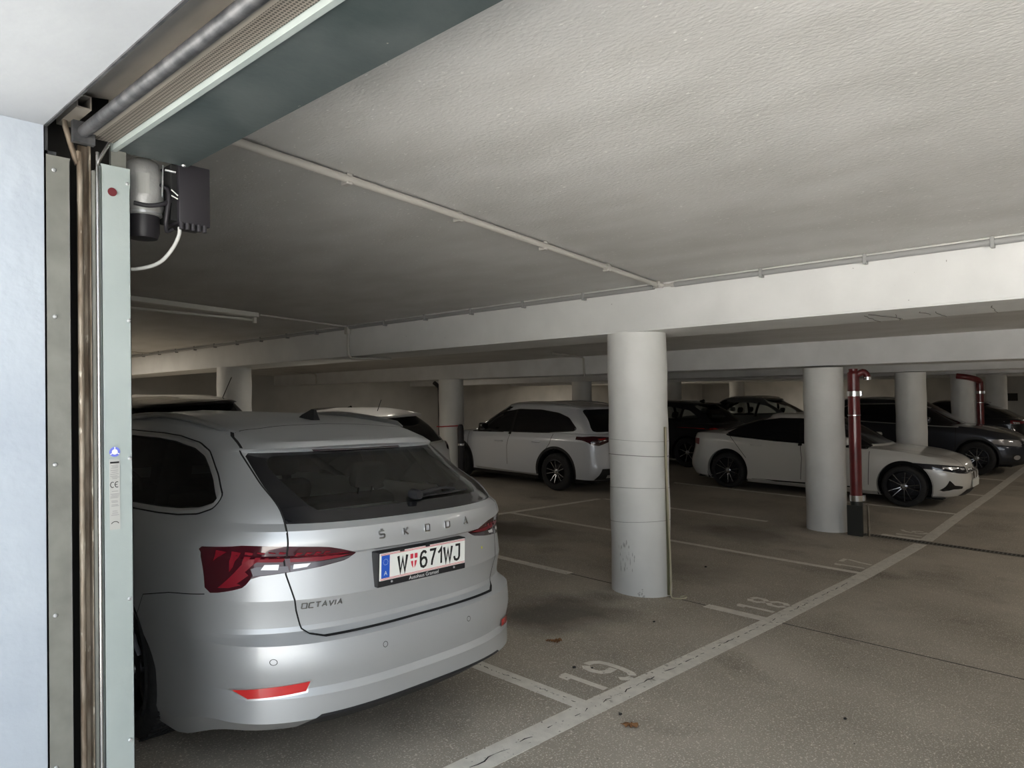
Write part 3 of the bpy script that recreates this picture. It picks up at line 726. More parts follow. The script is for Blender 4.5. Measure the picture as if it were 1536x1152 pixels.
def make_car(s):
    L, W = s['L'], s['W'] / 2; rows = generic_rows(s); P = s['paint']; see = s.get('see', False)
    car, M = place(s['name'], s['x'], s['y'], s['yaw'], s.get('roll', 0), s.get('pitch', 0), s.get('z'), L)
    tag(car, s['label'], 'car', s.get('group'))
    bm = body_mesh(rows, L, 16, s.get('ns', 84), 14); lay = bm.faces.layers.int['part']
    RW = s['rw']; RA = RW + s.get('gap', .045); yw = [s['ro'], s['ro'] + s['wb']]
    for sd in 'LR':
        for y in yw: cut(bm, 9, sd, circle=(y, RW + .01, RA), zmin=-1)
    bmesh.ops.delete(bm, geom=[f for f in bm.faces if f[lay] == 9], context='FACES')
    for sd in 'LR':
        for y in yw: arch_lip(bm, sd, y, RW + .01, RA)
    bv = bvh_of(bm)
    if s.get('clad'):
        for sd in 'LR':
            for y in yw: cut(bm, 20, sd, circle=(y, RW + .01, RA + .05))
        c = [(-1, 0), (L + 1, 0), (L + 1, s['clad']), (-1, s['clad'])]
        for sd in 'LR': cut(bm, 20, sd, pts=c)
    for sd in 'LR': cut(bm, 1, sd, pts=rounded(s['dlo'], .05), zmin=s['belt'] - .25)
    wt = s.get('wt', W * .70); g0, g1 = s['gb']; t0, t1 = s['gt']; zt0 = float(ip(s['roof'], np.array([t0]))[0]) - .075; zt1 = float(ip(s['roof'], np.array([t1]))[0]) - .085
    zr = s.get('rgz', float(ip(s['top'], np.array([g0]))[0]) + .05); zf = float(ip(s['top'], np.array([g1]))[0]) + .06
    rw_ = s.get('rgw', (W - .20, wt - .03))
    cut(bm, 2, 'Y', ymax=t0 + .25, pts=rounded([(-rw_[1], zt0), (-rw_[0], zr), (rw_[0], zr), (rw_[1], zt0)], .07), zmin=.6)
    cut(bm, 3, 'Y', ymin=t1 - .3, pts=rounded([(-wt + .02, zt1), (-W + .19, zf), (W - .19, zf), (wt - .02, zt1)], .05), zmin=.6)
    for k, (pts, mt, nm, front) in enumerate(s.get('lights', [])):
        lim = dict(ymin=L - s.get('hl', .95)) if front else dict(ymax=s.get('tl', .45))
        for j, q in enumerate((pts, mir(pts))):
            cut(bm, 30 + 2 * k + j, 'Y', pts=q, only=0, **lim)
    for k, (pts, mt, nm) in enumerate(s.get('sidelights', [])):
        for j, sd in enumerate('LR'): cut(bm, 50 + 2 * k + j, sd, pts=pts, only=0)
    gm = M_tint3 if see else M_darkglass
    for t, nm in ((1, 'side_window'), (2, 'rear_window'), (3, 'windscreen')):
        if t == 1 and True:
            o = take(bm, 1, nm, gm, car, 60)
        else: take(bm, t, nm, gm, car, 60)
    take(bm, 20, 'lower_cladding', M_blackplastic, car)
    for k, (pts, mt, nm, front) in enumerate(s.get('lights', [])):
        for j in (0, 1): take(bm, 30 + 2 * k + j, nm, mt, car, 40)
    for k, (pts, mt, nm) in enumerate(s.get('sidelights', [])):
        for j in (0, 1): take(bm, 50 + 2 * k + j, nm, mt, car, 40)
    link('body', bm, P, car, 22)
    tr = s.get('trim')
    if tr:
        for sd in 'LR': ribbon(bv, sd, rounded(s['dlo'], .05), .022, .003, 'window_trim', tr, car, closed=True, raise_=.004)
    # pillars between the side windows, door gaps, handles
    for y, lean in s.get('pillars', []):
        for sd in 'LR':
            ribbon(bv, sd, [(y, s['belt'] - .02), (y + lean, s['H'] - .17)], .07, .003, 'pillar', M_blackgloss, car)
    for pl in s.get('gaps', []):
        for sd in 'LR': ribbon(bv, sd, pl, .009, .0015, 'panel_gap', M_gap, car)
    if s.get('bonnet'):
        y1, w1, y2, w2 = s['bonnet']
        for q in (1, -1): ribbon(bv, 'T', [(q * w1, y1), (q * (w1 + w2) / 2 , (y1 + y2) / 2), (q * w2, y2)], .01, .002, 'panel_gap', M_gap, car)
    for y, z in s.get('handles', []):
        for sd in 'LR':
            h = hit(bv, sd, y, z)
            if h:
                q = h[0]; sg = -1 if sd == 'L' else 1; b2 = NB(); tube(b2, smoothpath([(q.x, y - .10, z), (q.x + sg * .035, y - .07, z), (q.x + sg * .035, y + .07, z), (q.x, y + .10, z)], 3), .013, 8); link('door_handle', b2, s.get('handle_mat', P), car, 60)
    if s.get('rails'):
        ya, yb, m_ = s['rails']
        for q in (1, -1):
            path = []
            for i, y in enumerate(np.linspace(ya, yb, 10)):
                h = hit(bv, 'T', q * (wt - .06), y); path.append((q * (wt - .06), y, (h[0].z if h else s['H']) + (.035 if 0 < i < 9 else 0.)))
            b2 = NB(); tube(b2, path, .014, 8); link('roof_rail', b2, m_, car, 60)
    for y in s.get('fin', []):
        h = hit(bv, 'T', 0, y)[0]; b2 = NB(); prof = [(-.07, 0), (.09, 0), (.05, .03), (-.04, .055)]
        a = [b2.verts.new((-.022 * (1 - z / .08), h.y + y_, h.z + z)) for y_, z in prof]; b = [b2.verts.new((.022 * (1 - z / .08), h.y + y_, h.z + z)) for y_, z in prof]
        b2.faces.new(a); b2.faces.new(b[::-1])
        for i in range(4): b2.faces.new([a[i], b[i], b[(i + 1) % 4], a[(i + 1) % 4]])
        link('roof_antenna', b2, M_blackgloss, car)
    if 'rod' in s:
        h = hit(bv, 'T', s.get('rodx', 0), s['rod'])[0]; b2 = NB(); tube(b2, [h, h + Vector(s.get('rodtop', (0, -.10, .17)))], .005, 6); link('rod_antenna', b2, M_blackplastic, car)
    for side, pts, mt, nm, off in s.get('decals', []):
        for q in ((pts, mir(pts)) if side in 'BF2' and s.get('mirror_decals', True) and nm[0] != '!' else (pts,)):
            decal(bv, side, q, off, nm.strip('!'), mt, car)
    if s.get('mirrors', True):
        ym = s.get('my', g1 - .62)
        for q in (1, -1):
            b2 = NB(); z = s['belt'] + .05; x = (W - .04) * q
            box(b2, min(x, x + q * .19), max(x, x + q * .19), ym - .03, ym + .09, z, z + .14, bev=.035); o = link('wing_mirror', b2, s.get('mirror_mat', P), car, 40)
    b2 = NB(); box(b2, -W + .13, W - .13, .30, L - .32, s.get('g', .2) - .0, s.get('g', .2) + .02); link('underbody', b2, M_under, car)
    if see:
        b2 = NB(); box(b2, -W + .16, W - .16, .45, g1, .32, .36); link('cabin_floor', b2, M_trim, car)
        seat(car, 0, s['ro'] + .25, .45, True, 1.2)
        for q in (-1, 1): seat(car, q * .37, s['ro'] + 1.2, .45)
    for q in (-1, 1):
        for y in yw:
            wheel(car, q * (W - .125), y, RW, .22, s.get('rim', RW - .095), s.get('spoke', 'single'), s.get('nsp', 5), bright=s.get('rimmat'))
            b2 = NB(); lathe(b2, [(RA + .015, -.12), (RA + .015, .10), ], 28, Matrix.Translation((q * (W - .15), y, RW + .01)) @ Matrix.Rotation(PI / 2, 4, 'Y'))
            lathe(b2, [(0, -q * .13), (RA + .015, -q * .13)], 28, Matrix.Translation((q * (W - .15), y, RW + .01)) @ Matrix.Rotation(PI / 2, 4, 'Y'))
            bmesh.ops.delete(b2, geom=[v for v in b2.verts if v.co.z < .12 or v.co.z > s['belt'] - .12 and False], context='VERTS'); link('wheel_liner', b2, M_under, car)
    if 'plate' in s:
        for front, yy, zz, n in s['plate']:
            b2 = NB(); box(b2, -.26, .26, min(yy, yy + n * .012), max(yy, yy + n * .012), zz - .06, zz + .06, bev=.002); link('number_plate', b2, M_platewhite, car)
    return car, bv, M
def bmw_kidney(car, bv, L):
    for q in (-1, 1):
        pts = rounded([(q * .015, .48), (q * .03, .665), (q * .22, .655), (q * .25, .58), (q * .20, .485)], .03)
        decal(bv, 'F', pts, .004, 'kidney_grille', M_blackgloss, car)
        b2 = NB(); ribbon(bv, 'F', pts, .016, .007, '', None, None, bm=b2, closed=True, raise_=.006); link('grille_surround', b2, M_chrome, car)
# ------------------------------------------------------------------ camera, light
def setup_view():
    f, pitch, roll, yaw = 1064., .0173, .018, .7353
    fw = Vector((math.cos(yaw), math.sin(yaw), 0)); rt = Vector((math.sin(yaw), -math.cos(yaw), 0)); up = Vector((0, 0, 1))
    f2 = fw * math.cos(pitch) + up * math.sin(pitch); u2 = up * math.cos(pitch) - fw * math.sin(pitch)
    r3 = rt * math.cos(roll) - u2 * math.sin(roll); u3 = u2 * math.cos(roll) + rt * math.sin(roll)
    cd = bpy.data.cameras.new('camera'); cd.sensor_width = 36; cd.lens = f / 1536 * 36; cd.clip_start = .02; cd.clip_end = 200
    c = bpy.data.objects.new('camera', cd); COL.objects.link(c)
    c.matrix_world = Matrix(((r3.x, u3.x, -f2.x, CAM.x), (r3.y, u3.y, -f2.y, CAM.y), (r3.z, u3.z, -f2.z, CAM.z), (0, 0, 0, 1)))
    SC.camera = c
    SC.view_settings.view_transform = 'Standard'; SC.view_settings.look = 'None'; SC.view_settings.gamma = 1; SC.view_settings.use_curve_mapping = False
    SC.view_settings.exposure = EXPOSURE
    return c
# ------------------------------------------------------------------ the garage
M_floor = noise_mat('garage_asphalt', (.30, .265, .217), (.475, .425, .355), .9, .85, .35, 160, detail=10., lo=.3, hi=.7, spots=[(1.1, .60, (.17, .145, .115), .25), (110., .58, (.72, .67, .58), .05), (60., .72, (.05, .043, .036), .03)], bdist=.006)
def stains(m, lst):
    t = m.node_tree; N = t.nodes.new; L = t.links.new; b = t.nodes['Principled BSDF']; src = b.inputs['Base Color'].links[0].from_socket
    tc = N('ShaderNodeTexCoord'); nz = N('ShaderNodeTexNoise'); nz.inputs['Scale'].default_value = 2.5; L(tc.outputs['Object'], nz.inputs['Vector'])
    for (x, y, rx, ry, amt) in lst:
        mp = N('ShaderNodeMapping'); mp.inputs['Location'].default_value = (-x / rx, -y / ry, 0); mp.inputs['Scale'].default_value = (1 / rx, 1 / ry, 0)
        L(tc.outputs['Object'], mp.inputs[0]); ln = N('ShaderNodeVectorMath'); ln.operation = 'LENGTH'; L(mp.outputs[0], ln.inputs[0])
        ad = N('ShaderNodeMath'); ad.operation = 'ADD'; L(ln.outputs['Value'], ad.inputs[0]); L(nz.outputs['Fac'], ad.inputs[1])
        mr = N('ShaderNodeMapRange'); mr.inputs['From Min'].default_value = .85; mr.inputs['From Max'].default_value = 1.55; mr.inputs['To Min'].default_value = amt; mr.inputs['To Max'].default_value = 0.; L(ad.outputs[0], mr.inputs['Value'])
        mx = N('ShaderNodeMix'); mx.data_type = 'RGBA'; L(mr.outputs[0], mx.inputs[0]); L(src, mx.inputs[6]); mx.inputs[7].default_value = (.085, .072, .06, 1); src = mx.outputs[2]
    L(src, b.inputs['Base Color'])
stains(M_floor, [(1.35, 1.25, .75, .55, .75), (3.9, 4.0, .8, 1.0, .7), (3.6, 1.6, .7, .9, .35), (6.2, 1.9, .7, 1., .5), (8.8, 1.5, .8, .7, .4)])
M_apron = noise_mat('outside_concrete', (.50, .49, .47), (.58, .57, .55), 2., .9, .2, 80)
M_line = noise_mat('worn_floor_paint', (.70, .665, .60), (.82, .785, .71), 14., .7, .2, 120, spots=[(38., .66, (.22, .195, .165), .05), (9., .68, (.36, .33, .28), .08)])
M_ceil = noise_mat('rough_ceiling_render', (.52, .51, .49), (.60, .59, .575), 2.2, .85, .5, 70, detail=10., stretch=(1.3, .6, 1.), spots=[(60., .66, (.76, .75, .72), .06)], bdist=.006)
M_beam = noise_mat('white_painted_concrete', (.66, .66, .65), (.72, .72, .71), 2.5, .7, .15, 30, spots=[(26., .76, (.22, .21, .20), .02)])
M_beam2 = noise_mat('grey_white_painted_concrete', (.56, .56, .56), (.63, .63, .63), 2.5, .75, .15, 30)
M_col = noise_mat('white_column_paint', (.70, .70, .68), (.76, .76, .74), 3., .55, .25, 14, spots=[(60., .78, (.35, .34, .33), .02)])
M_wallin = noise_mat('grey_inner_wall', (.42, .415, .40), (.50, .495, .475), 1.4, .85, .2, 40)
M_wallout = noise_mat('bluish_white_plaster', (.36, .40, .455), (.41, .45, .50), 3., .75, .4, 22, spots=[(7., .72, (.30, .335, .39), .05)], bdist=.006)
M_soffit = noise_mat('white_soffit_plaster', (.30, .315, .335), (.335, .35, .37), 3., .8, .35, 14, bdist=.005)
M_joint = noise_mat('dark_joint_filler', (.02, .018, .016), (.045, .04, .035), 30., .8, .2, 90)
M_galv = noise_mat('galvanised_sheet', (.20, .20, .18), (.26, .26, .235), 9., .42, .05, 60, metal=.35, spots=[(6., .70, (.36, .33, .28), .2)])
M_galv2 = noise_mat('painted_grey_green_sheet', (.36, .41, .40), (.40, .45, .44), 5., .38, .04, 60, metal=.15)
M_lip = noise_mat('pale_green_lip', (.24, .275, .265), (.28, .315, .305), 5., .4, .04, 60)
M_curtain = noise_mat('dusty_beige_curtain', (.33, .295, .25), (.50, .45, .39), 5., .6, .1, 40, stretch=(1, .3, 1))
M_plate = noise_mat('dark_blue_green_sheet', (.055, .072, .073), (.095, .112, .112), 4., .45, .08, 40, metal=.4, detail=8., spots=[(45., .74, (.42, .40, .34), .04)])
M_steel = noise_mat('worn_steel', (.05, .052, .056), (.11, .11, .115), 22., .5, .1, 60, metal=.6)
M_rust = noise_mat('rusty_steel', (.16, .12, .085), (.36, .31, .25), 30., .6, .3, 90, metal=.5, stretch=(1, 1, .25), spots=[(50., .66, (.55, .50, .42), .05)])
M_beige = noise_mat('dusty_beige_metal', (.22, .20, .17), (.33, .295, .25), 4., .6, .1, 40, stretch=(1, .3, 1))
M_perf = None
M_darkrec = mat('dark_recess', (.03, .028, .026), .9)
M_pvc = mat('grey_pvc_pipe', (.46, .44, .41), .5)
M_pvc2 = mat('darker_grey_pvc', (.30, .30, .295), .5)
M_red = noise_mat('dark_red_pipe_paint', (.115, .012, .014), (.155, .018, .02), 6., .28, .03, 30, coat=.3)
M_band = mat('steel_clamp_band', (.68, .68, .68), .22, 1.)
M_black = mat('black_box_plastic', (.022, .020, .024), .42)
M_motor = noise_mat('cast_aluminium', (.46, .46, .45), (.54, .54, .53), 20., .45, .2, 90, metal=.5)
M_cable = mat('pale_cable', (.55, .55, .53), .5)
M_cord = mat('beige_cord', (.42, .38, .27), .7)
M_redcord = mat('red_cord', (.40, .02, .025), .6)
M_leaf = noise_mat('dry_leaf', (.16, .07, .025), (.28, .14, .06), 40., .8, .3, 90)
M_sticker = mat('white_sticker', (.42, .42, .40), .5)
M_blue = mat('blue_sticker', (.14, .17, .60), .5)
M_grey = mat('grey_print', (.22, .22, .22), .6)
M_lampwhite = mat('lamp_housing', (.60, .59, .55), .45)
M_tube = mat('unlit_fluorescent_tube', (.62, .61, .57), .25)
M_litlamp = emis('lit_fluorescent_tube', (1., .93, .80), 9.)
def zc(x):
    return float(np.interp(x, [-12, 2.24, 7.24, 12.2, 40], [3.42, 2.665, 2.41, 2.42, 2.42]))
def sheet(bm, us, vs, zf, flip=False):
    g = [[bm.verts.new((u, v, zf(u, v))) for v in vs] for u in us]
    for i in range(len(us) - 1):
        for j in range(len(vs) - 1):
            q = [g[i][j], g[i + 1][j], g[i + 1][j + 1], g[i][j + 1]]; bm.faces.new(q[::-1] if flip else q)
def slab(bm, us, vs, z0, z1):
    """closed slab between two height functions"""
    n, m = len(us), len(vs)
    A = [[bm.verts.new((u, v, z0(u, v))) for v in vs] for u in us]; B = [[bm.verts.new((u, v, z1(u, v))) for v in vs] for u in us]
    for i in range(n - 1):
        for j in range(m - 1):
            bm.faces.new([A[i][j], A[i][j + 1], A[i + 1][j + 1], A[i + 1][j]]); bm.faces.new([B[i][j], B[i + 1][j], B[i + 1][j + 1], B[i][j + 1]])
    for i in range(n - 1):
        for j, fl_ in ((0, 0), (m - 1, 1)):
            q = [A[i][j], A[i + 1][j], B[i + 1][j], B[i][j]]; bm.faces.new(q[::-1] if fl_ else q)
    for j in range(m - 1):
        for i, fl_ in ((0, 1), (n - 1, 0)):
            q = [A[i][j], A[i][j + 1], B[i][j + 1], B[i][j]]; bm.faces.new(q[::-1] if fl_ else q)
def garage():
    V0, V1, U1 = -12., 16.2, 33.
    us = [-2.85, -2.2, -1, 0, 2.5, 5, 7.5, 10, 12.5, 20, U1 + .3]
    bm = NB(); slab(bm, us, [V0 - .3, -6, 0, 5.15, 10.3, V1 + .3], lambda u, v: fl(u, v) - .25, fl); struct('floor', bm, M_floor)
    bm = NB(); slab(bm, [-40, -2.855], [-30, 30], lambda u, v: fl(-3, v) - .28 if abs(v) < 12 else -.4, lambda u, v: .085 + .0 * v); struct('floor_outside', bm, M_apron)
    cu = [-2.85, 2.24, 7.24, 12.2, U1 + .3]
    bm = NB(); slab(bm, cu, [V0 - .3, V1 + .3], lambda u, v: zc(u), lambda u, v: zc(u) + .4); struct('ceiling', bm, M_ceil)
    B = lambda x0, x1, y0, y1, z0, z1: (lambda b: (box(b, x0, x1, y0, y1, z0, z1), b)[1])(NB())
    struct('wall_left', B(-2.3, U1, V1, V1 + .3, -.6, 3.2), M_wallin); struct('wall_right', B(-2.85, U1, V0 - .3, V0, -1.2, 3.2), M_wallin)
    struct('wall_far', B(U1, U1 + .3, V0, V1, -1, 3.2), M_wallin)
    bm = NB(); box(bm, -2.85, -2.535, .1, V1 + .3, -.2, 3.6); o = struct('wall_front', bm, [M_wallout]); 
    struct('wall_front_inner', B(-2.535, -2.30, .285, V1 + .3, -.2, 2.90), M_wallin)
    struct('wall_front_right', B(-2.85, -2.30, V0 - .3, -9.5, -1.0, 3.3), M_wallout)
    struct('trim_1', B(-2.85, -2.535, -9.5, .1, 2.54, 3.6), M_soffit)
    # beams
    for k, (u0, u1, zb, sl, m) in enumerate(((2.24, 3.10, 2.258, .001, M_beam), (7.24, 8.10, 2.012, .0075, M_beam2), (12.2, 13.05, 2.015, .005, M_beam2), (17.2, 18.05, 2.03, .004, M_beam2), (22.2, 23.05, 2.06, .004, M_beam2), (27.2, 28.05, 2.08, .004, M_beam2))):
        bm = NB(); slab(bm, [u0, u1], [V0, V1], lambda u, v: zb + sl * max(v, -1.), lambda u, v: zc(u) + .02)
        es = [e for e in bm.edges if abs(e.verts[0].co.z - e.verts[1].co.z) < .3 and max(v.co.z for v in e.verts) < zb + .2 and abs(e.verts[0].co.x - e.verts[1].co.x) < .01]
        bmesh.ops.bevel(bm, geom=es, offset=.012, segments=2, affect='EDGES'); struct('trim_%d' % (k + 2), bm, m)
    # columns
    names = {(0, 0): 'nearest white round concrete column, beside bay 18 with scuffed paint near its foot', (1, 0): 'white round column with the dark red downpipe beside it, left of the white saloon front wheel',
             (2, 0): 'white round column rising behind the white saloon bonnet', (3, 0): 'round column behind the graphite off-roader windscreen, next to the farther red pipe', (4, 0): 'farthest column in the right-hand row, above the farthest dark hatchback',
             (0, 1): 'grey round column seen just above the silver estate roof', (1, 1): 'grey column with a red cord tied round it, left of the pale grey crossover',
             (2, 1): 'dark column behind the pale grey crossover roof', (3, 1): 'dark column above the black crossover, right edge of the nearest column hides it partly', (4, 1): 'small light column farthest back, above the grey-green crossover'}
    ubase = [2.51, 7.51, 12.51, 17.5, 22.5]; vv = [(1.234, 9.06), (1.234, 9.14), (1.24, 9.28), (1.2, 9.3), (1.2, 9.4)]
    for i in range(5):
        for j in range(2):
            u, v = ubase[i], vv[i][j]; zf = fl(u, v); zt = [2.262, 2.03, 2.03, 2.045, 2.08][i] + (.06 if j and i else 0)
            c = empty('concrete_column', (u, v, zf)); tag(c, names[(i, j)], 'column', 'round columns under the beams')
            bm = NB(); n = 14; r0 = .272
            prof = [(r0 + .004 * math.sin(k * 1.7 + i), -.04 + (zt - zf + .05) * k / n) for k in range(n + 1)]; prof[1] = (prof[1][0], .02)
            lathe(bm, prof, 56); link('shaft', bm, M_col, c, 60)
            if (i, j) == (0, 0):
                for z, t in ((1.299, .0012), (1.163, .0028), (.87, .0014), (.57, .0014)):
                    bm = NB(); pts = [((r0 + .004) * math.cos(a), (r0 + .004) * math.sin(a), z - zf + .012 * math.sin(a * 1.5 + z * 3) - .01) for a in np.linspace(2.2, 5.6, 40)]; tube(bm, pts, t, 5); link('seam_line', bm, M_grey2, c, 180)
                # scuffs, as thin flakes of grey on the shaft
                rnd = random.Random(3)
                for (ax, az, w, h, cnt) in ((-.62, .36, .10, .13, 22), (-.30, .36, .05, .12, 8), (-.03, .045, .07, .035, 10)):
                    bm = NB()
                    for q in range(cnt):
                        a = yawC + ax + rnd.uniform(-w, w) * 2.; z = az + rnd.uniform(-h, h); hh = rnd.uniform(.01, .03) * (1 if az > .1 else .4); ww = rnd.uniform(.006, .02) * (1 if az > .1 else 2.5)
                        R_ = r0 + .0052; P_ = [bm.verts.new((R_ * math.cos(a + sx), R_ * math.sin(a + sx), z + sz)) for sx, sz in ((-ww, -hh * .3), (0, -hh), (ww, -hh * .2), (ww * .4, hh), (-ww * .6, hh * .6))]; bm.faces.new(P_)
                    tag(link('scuff_mark', bm, M_scuff, c), kind='stuff')
M_grey2 = mat('hairline_crack', (.16, .155, .15), .9)
M_scuff = mat('scuffed_grey_patch', (.46, .455, .44), .8)
yawC = math.atan2(-2.325 - 1.234, -3.163 - 2.5)   # direction from the column to the doorway
def floor_strip(name, pts_uv, m, label, cat, th=.002, group=None, parent=None):
    """flat marking lying on the sloping floor; pts_uv polygon"""
    bm = NB(); f = bm.faces.new([bm.verts.new((u, v, 0)) for u, v in pts_uv])
    for u in FU:
        bmesh.ops.bisect_plane(bm, geom=bm.verts[:] + bm.edges[:] + bm.faces[:], plane_co=(u, 0, 0), plane_no=(1, 0, 0))
    bm.normal_update()
    if bm.faces and sum(f.normal.z for f in bm.faces) < 0: bmesh.ops.reverse_faces(bm, faces=bm.faces)
    for v in bm.verts: v.co.z = fl(v.co.x, v.co.y) + th
    r = bmesh.ops.extrude_edge_only(bm, edges=[e for e in bm.edges if e.is_boundary])
    for g in r['geom']:
        if isinstance(g, bmesh.types.BMVert): g.co.z -= th + .004
    o = link(name, bm, m, parent)
    if label: tag(o, label, cat, group)
    return o
def rect(u0, u1, v0, v1): return [(u0, v0), (u1, v0), (u1, v1), (u0, v1)]
def markings():
    G = 'white bay lines on the garage floor'
    floor_strip('aisle_line', rect(-2.2, 7.36, -.075, .075), M_line, 'long pale line along the aisle, from the door to the drain grate', 'floor marking', group=G)
    floor_strip('aisle_line', rect(7.66, 32, -.075, .075), M_line, 'long pale line along the aisle, beyond the drain grate', 'floor marking', group=G)
    floor_strip('bay_line', rect(-.06, .06, .075, 4.9), M_line, 'bay line coming out from under the silver estate, left of number 19', 'floor marking', group=G)
    floor_strip('bay_line', rect(2.43, 2.55, .075, .58), M_line, 'short bay line stub left of number 18, in front of the nearest column', 'floor marking', group=G)
    floor_strip('bay_line', rect(2.44, 2.56, 2.06, 5.1), M_line, 'bay line behind the nearest column, between it and the silver estate', 'floor marking', group=G)
    floor_strip('bay_line', rect(4.95, 5.05, .075, 5.1), M_line, 'long bay line ending at number 17, passing behind the nearest column', 'floor marking', group=G)
    floor_strip('bay_line', rect(7.62, 7.72, .075, .55), M_line, 'worn bay line stub beside the drain, left of number 16', 'floor marking', group=G)
    floor_strip('bay_line', rect(7.42, 7.52, 2.1, 5.1), M_line, 'bay line running back from the column with the red downpipe', 'floor marking', group=G)
    floor_strip('bay_line', rect(9.95, 10.05, .075, 5.1), M_line, 'bay line alongside the wheels of the white saloon', 'floor marking', group=G)
    floor_strip('bay_line', rect(12.45, 12.55, .075, .9), M_line, 'short bay line in front of the white saloon bumper', 'floor marking', group=G)
    floor_strip('bay_line', rect(14.95, 15.05, .075, 5.1), M_line, 'bay line beside the graphite off-roader', 'floor marking', group=G)
    floor_strip('bay_end_line', rect(2.5, 7.4, 5.10, 5.20), M_line, 'cross line at the back end of the empty bays, near the pale grey crossover', 'floor marking', group=G)
    # cracks down the middle of the two widest lines
    rnd = random.Random(5)
    for (nm, a, b, lab) in (('line_crack', (-2.1, -.01), (4.4, .012), 'dark crack along the middle of the aisle line'), ('line_crack', (.0, .1), (.0, 1.9), 'dark crack along the bay line left of number 19')):
        n = 150; top = []; bot = []
        for i in range(n + 1):
            t = i / n; u = a[0] + (b[0] - a[0]) * t; v = a[1] + (b[1] - a[1]) * t; w = rnd.uniform(.0008, .0045); j = rnd.uniform(-.010, .010)
            if abs(b[0] - a[0]) > 1: top.append((u, v + j + w)); bot.append((u, v + j - w))
            else: top.append((u + j - w, v)); bot.append((u + j + w, v))
        bm = NB(); T = [bm.verts.new((x, y, fl(x, y) + .0035)) for x, y in top]; Bv = [bm.verts.new((x, y, fl(x, y) + .0035)) for x, y in bot]
        for i in range(n):
            if rnd.random() < .55: bm.faces.new([Bv[i], Bv[i + 1], T[i + 1], T[i]])
        tag(link(nm, bm, M_joint), lab, 'crack', kind='stuff')
    floor_strip('expansion_joint', [(2.492, V) for V in (-11.9, 2.05)] + [(2.505, V) for V in (2.05, -11.9)], M_joint, 'thin dark joint crossing the floor through the nearest column', 'joint', .0012)
    # numbers
    w = .052
    D = {'1': [[(.04, 0), (.04, 1)]], '9': [[(.26, 1.0), (.44, .985), (.57, .90), (.63, .72), (.63, .40), (.57, .16), (.46, .03)], [(.18, .955), (.07, .86), (.04, .70), (.10, .55), (.24, .48), (.50, .50)], [(.36, -.01), (.22, .02), (.10, .12)]],
         '8': [[(.30, 1.), (.12, .92), (.10, .72), (.28, .56)], [(.38, 1.), (.58, .92), (.58, .70), (.40, .56)], [(.28, .48), (.08, .34), (.08, .12), (.28, .0)], [(.40, .48), (.60, .34), (.60, .12), (.40, .0)]],
         '7': [[(.0, .96), (.62, .96)], [(.60, .86), (.36, .42), (.26, 0)]], '6': [[(.5, 1.), (.2, .84), (.08, .5)], [(.08, .4), (.14, .1), (.34, .0), (.5, .08)], [(.58, .16), (.6, .34), (.48, .5), (.22, .5)]]}
    for txt, u0, lab in (('19', .25, 'painted number 19, nearest of the bay numbers'), ('18', 2.72, 'painted number 18 by the aisle line, right of the nearest column'), ('17', 5.24, 'painted number 17 by the aisle line'), ('16', 7.83, 'faint painted number 16 just beyond the drain grate')):
        root = empty('bay_number', (u0, .1, fl(u0, .1))); tag(root, lab, 'floor number', 'painted bay numbers')
        for k, ch in enumerate(txt):
            bm = NB(); ox = u0 + (0 if k == 0 else .20); W_ = .30; H_ = .32
            pls = list(D[ch])
            for pl in pls:
                pp = [(ox + px * W_ + (.02 if ch == '1' else 0), .095 + py * H_) for px, py in pl]
                for q in stroke_quads(pp, w):
                    bm.faces.new([bm.verts.new((x - u0, y - .1, fl(x, y) + .0022 - fl(u0, .1))) for x, y in q])
            if ch == '1':
                q = [(ox - .035, .33), (ox - .035, .39), (ox + .0, .415), (ox + .035, .415), (ox + .035, .33)]
                bm.faces.new([bm.verts.new((x - u0, y - .1, fl(x, y) + .0026 - fl(u0, .1))) for x, y in q])
            link('digit', bm, M_line, root)
    # drain
    root = empty('drain_channel', (7.51, -2, fl(7.51, -2))); tag(root, 'dark slotted drain grate crossing the aisle in front of the red pipe', 'drain')
    def lz(u, v, dz): return (u - 7.51, v + 2, fl(u, v) + dz - fl(7.51, -2))
    for du in (-.075, .060):
        bm = NB(); b = [lz(7.51 + du, .85, .004), lz(7.51 + du + .015, .85, .004), lz(7.51 + du + .015, -11.9, .004), lz(7.51 + du, -11.9, .004)]; bm.faces.new([bm.verts.new(p) for p in b]); link('frame_bar', bm, M_steel2, root)
    bm = NB(); bm.faces.new([bm.verts.new(p) for p in (lz(7.43, -11.9, .002), lz(7.59, -11.9, .002), lz(7.59, .85, .002), lz(7.43, .85, .002))]); link('channel_bed', bm, M_bed, root)
    bm = NB(); v = .84
    while v > -8:
        q = [lz(7.455, v, .0045), lz(7.565, v, .0045), lz(7.565, v - .018, .0045), lz(7.455, v - .018, .0045)]; bm.faces.new([bm.verts.new(p) for p in q]); v -= .045
    tag(link('grate_slats', bm, M_steel2, root), kind='stuff')
    bm = NB()
    # leaves
    for i, (u, v, r, a) in enumerate(((.75, .825, .045, .3), (.70, .86, .028, 1.9), (-.03, -.271, .042, 2.0))):
        bm = NB(); pts = [(math.cos(t) * r * (1 + .25 * math.cos(5 * t)), math.sin(t) * r * .6 * (1 + .3 * math.sin(7 * t))) for t in np.linspace(0, 2 * PI, 22)[:-1]]
        c = bm.verts.new((0, 0, .012)); ring = [bm.verts.new((x, y, .004 + .007 * math.sin(3 * k))) for k, (x, y) in enumerate(pts)]
        for k in range(21): bm.faces.new([c, ring[k], ring[(k + 1) % 21]])
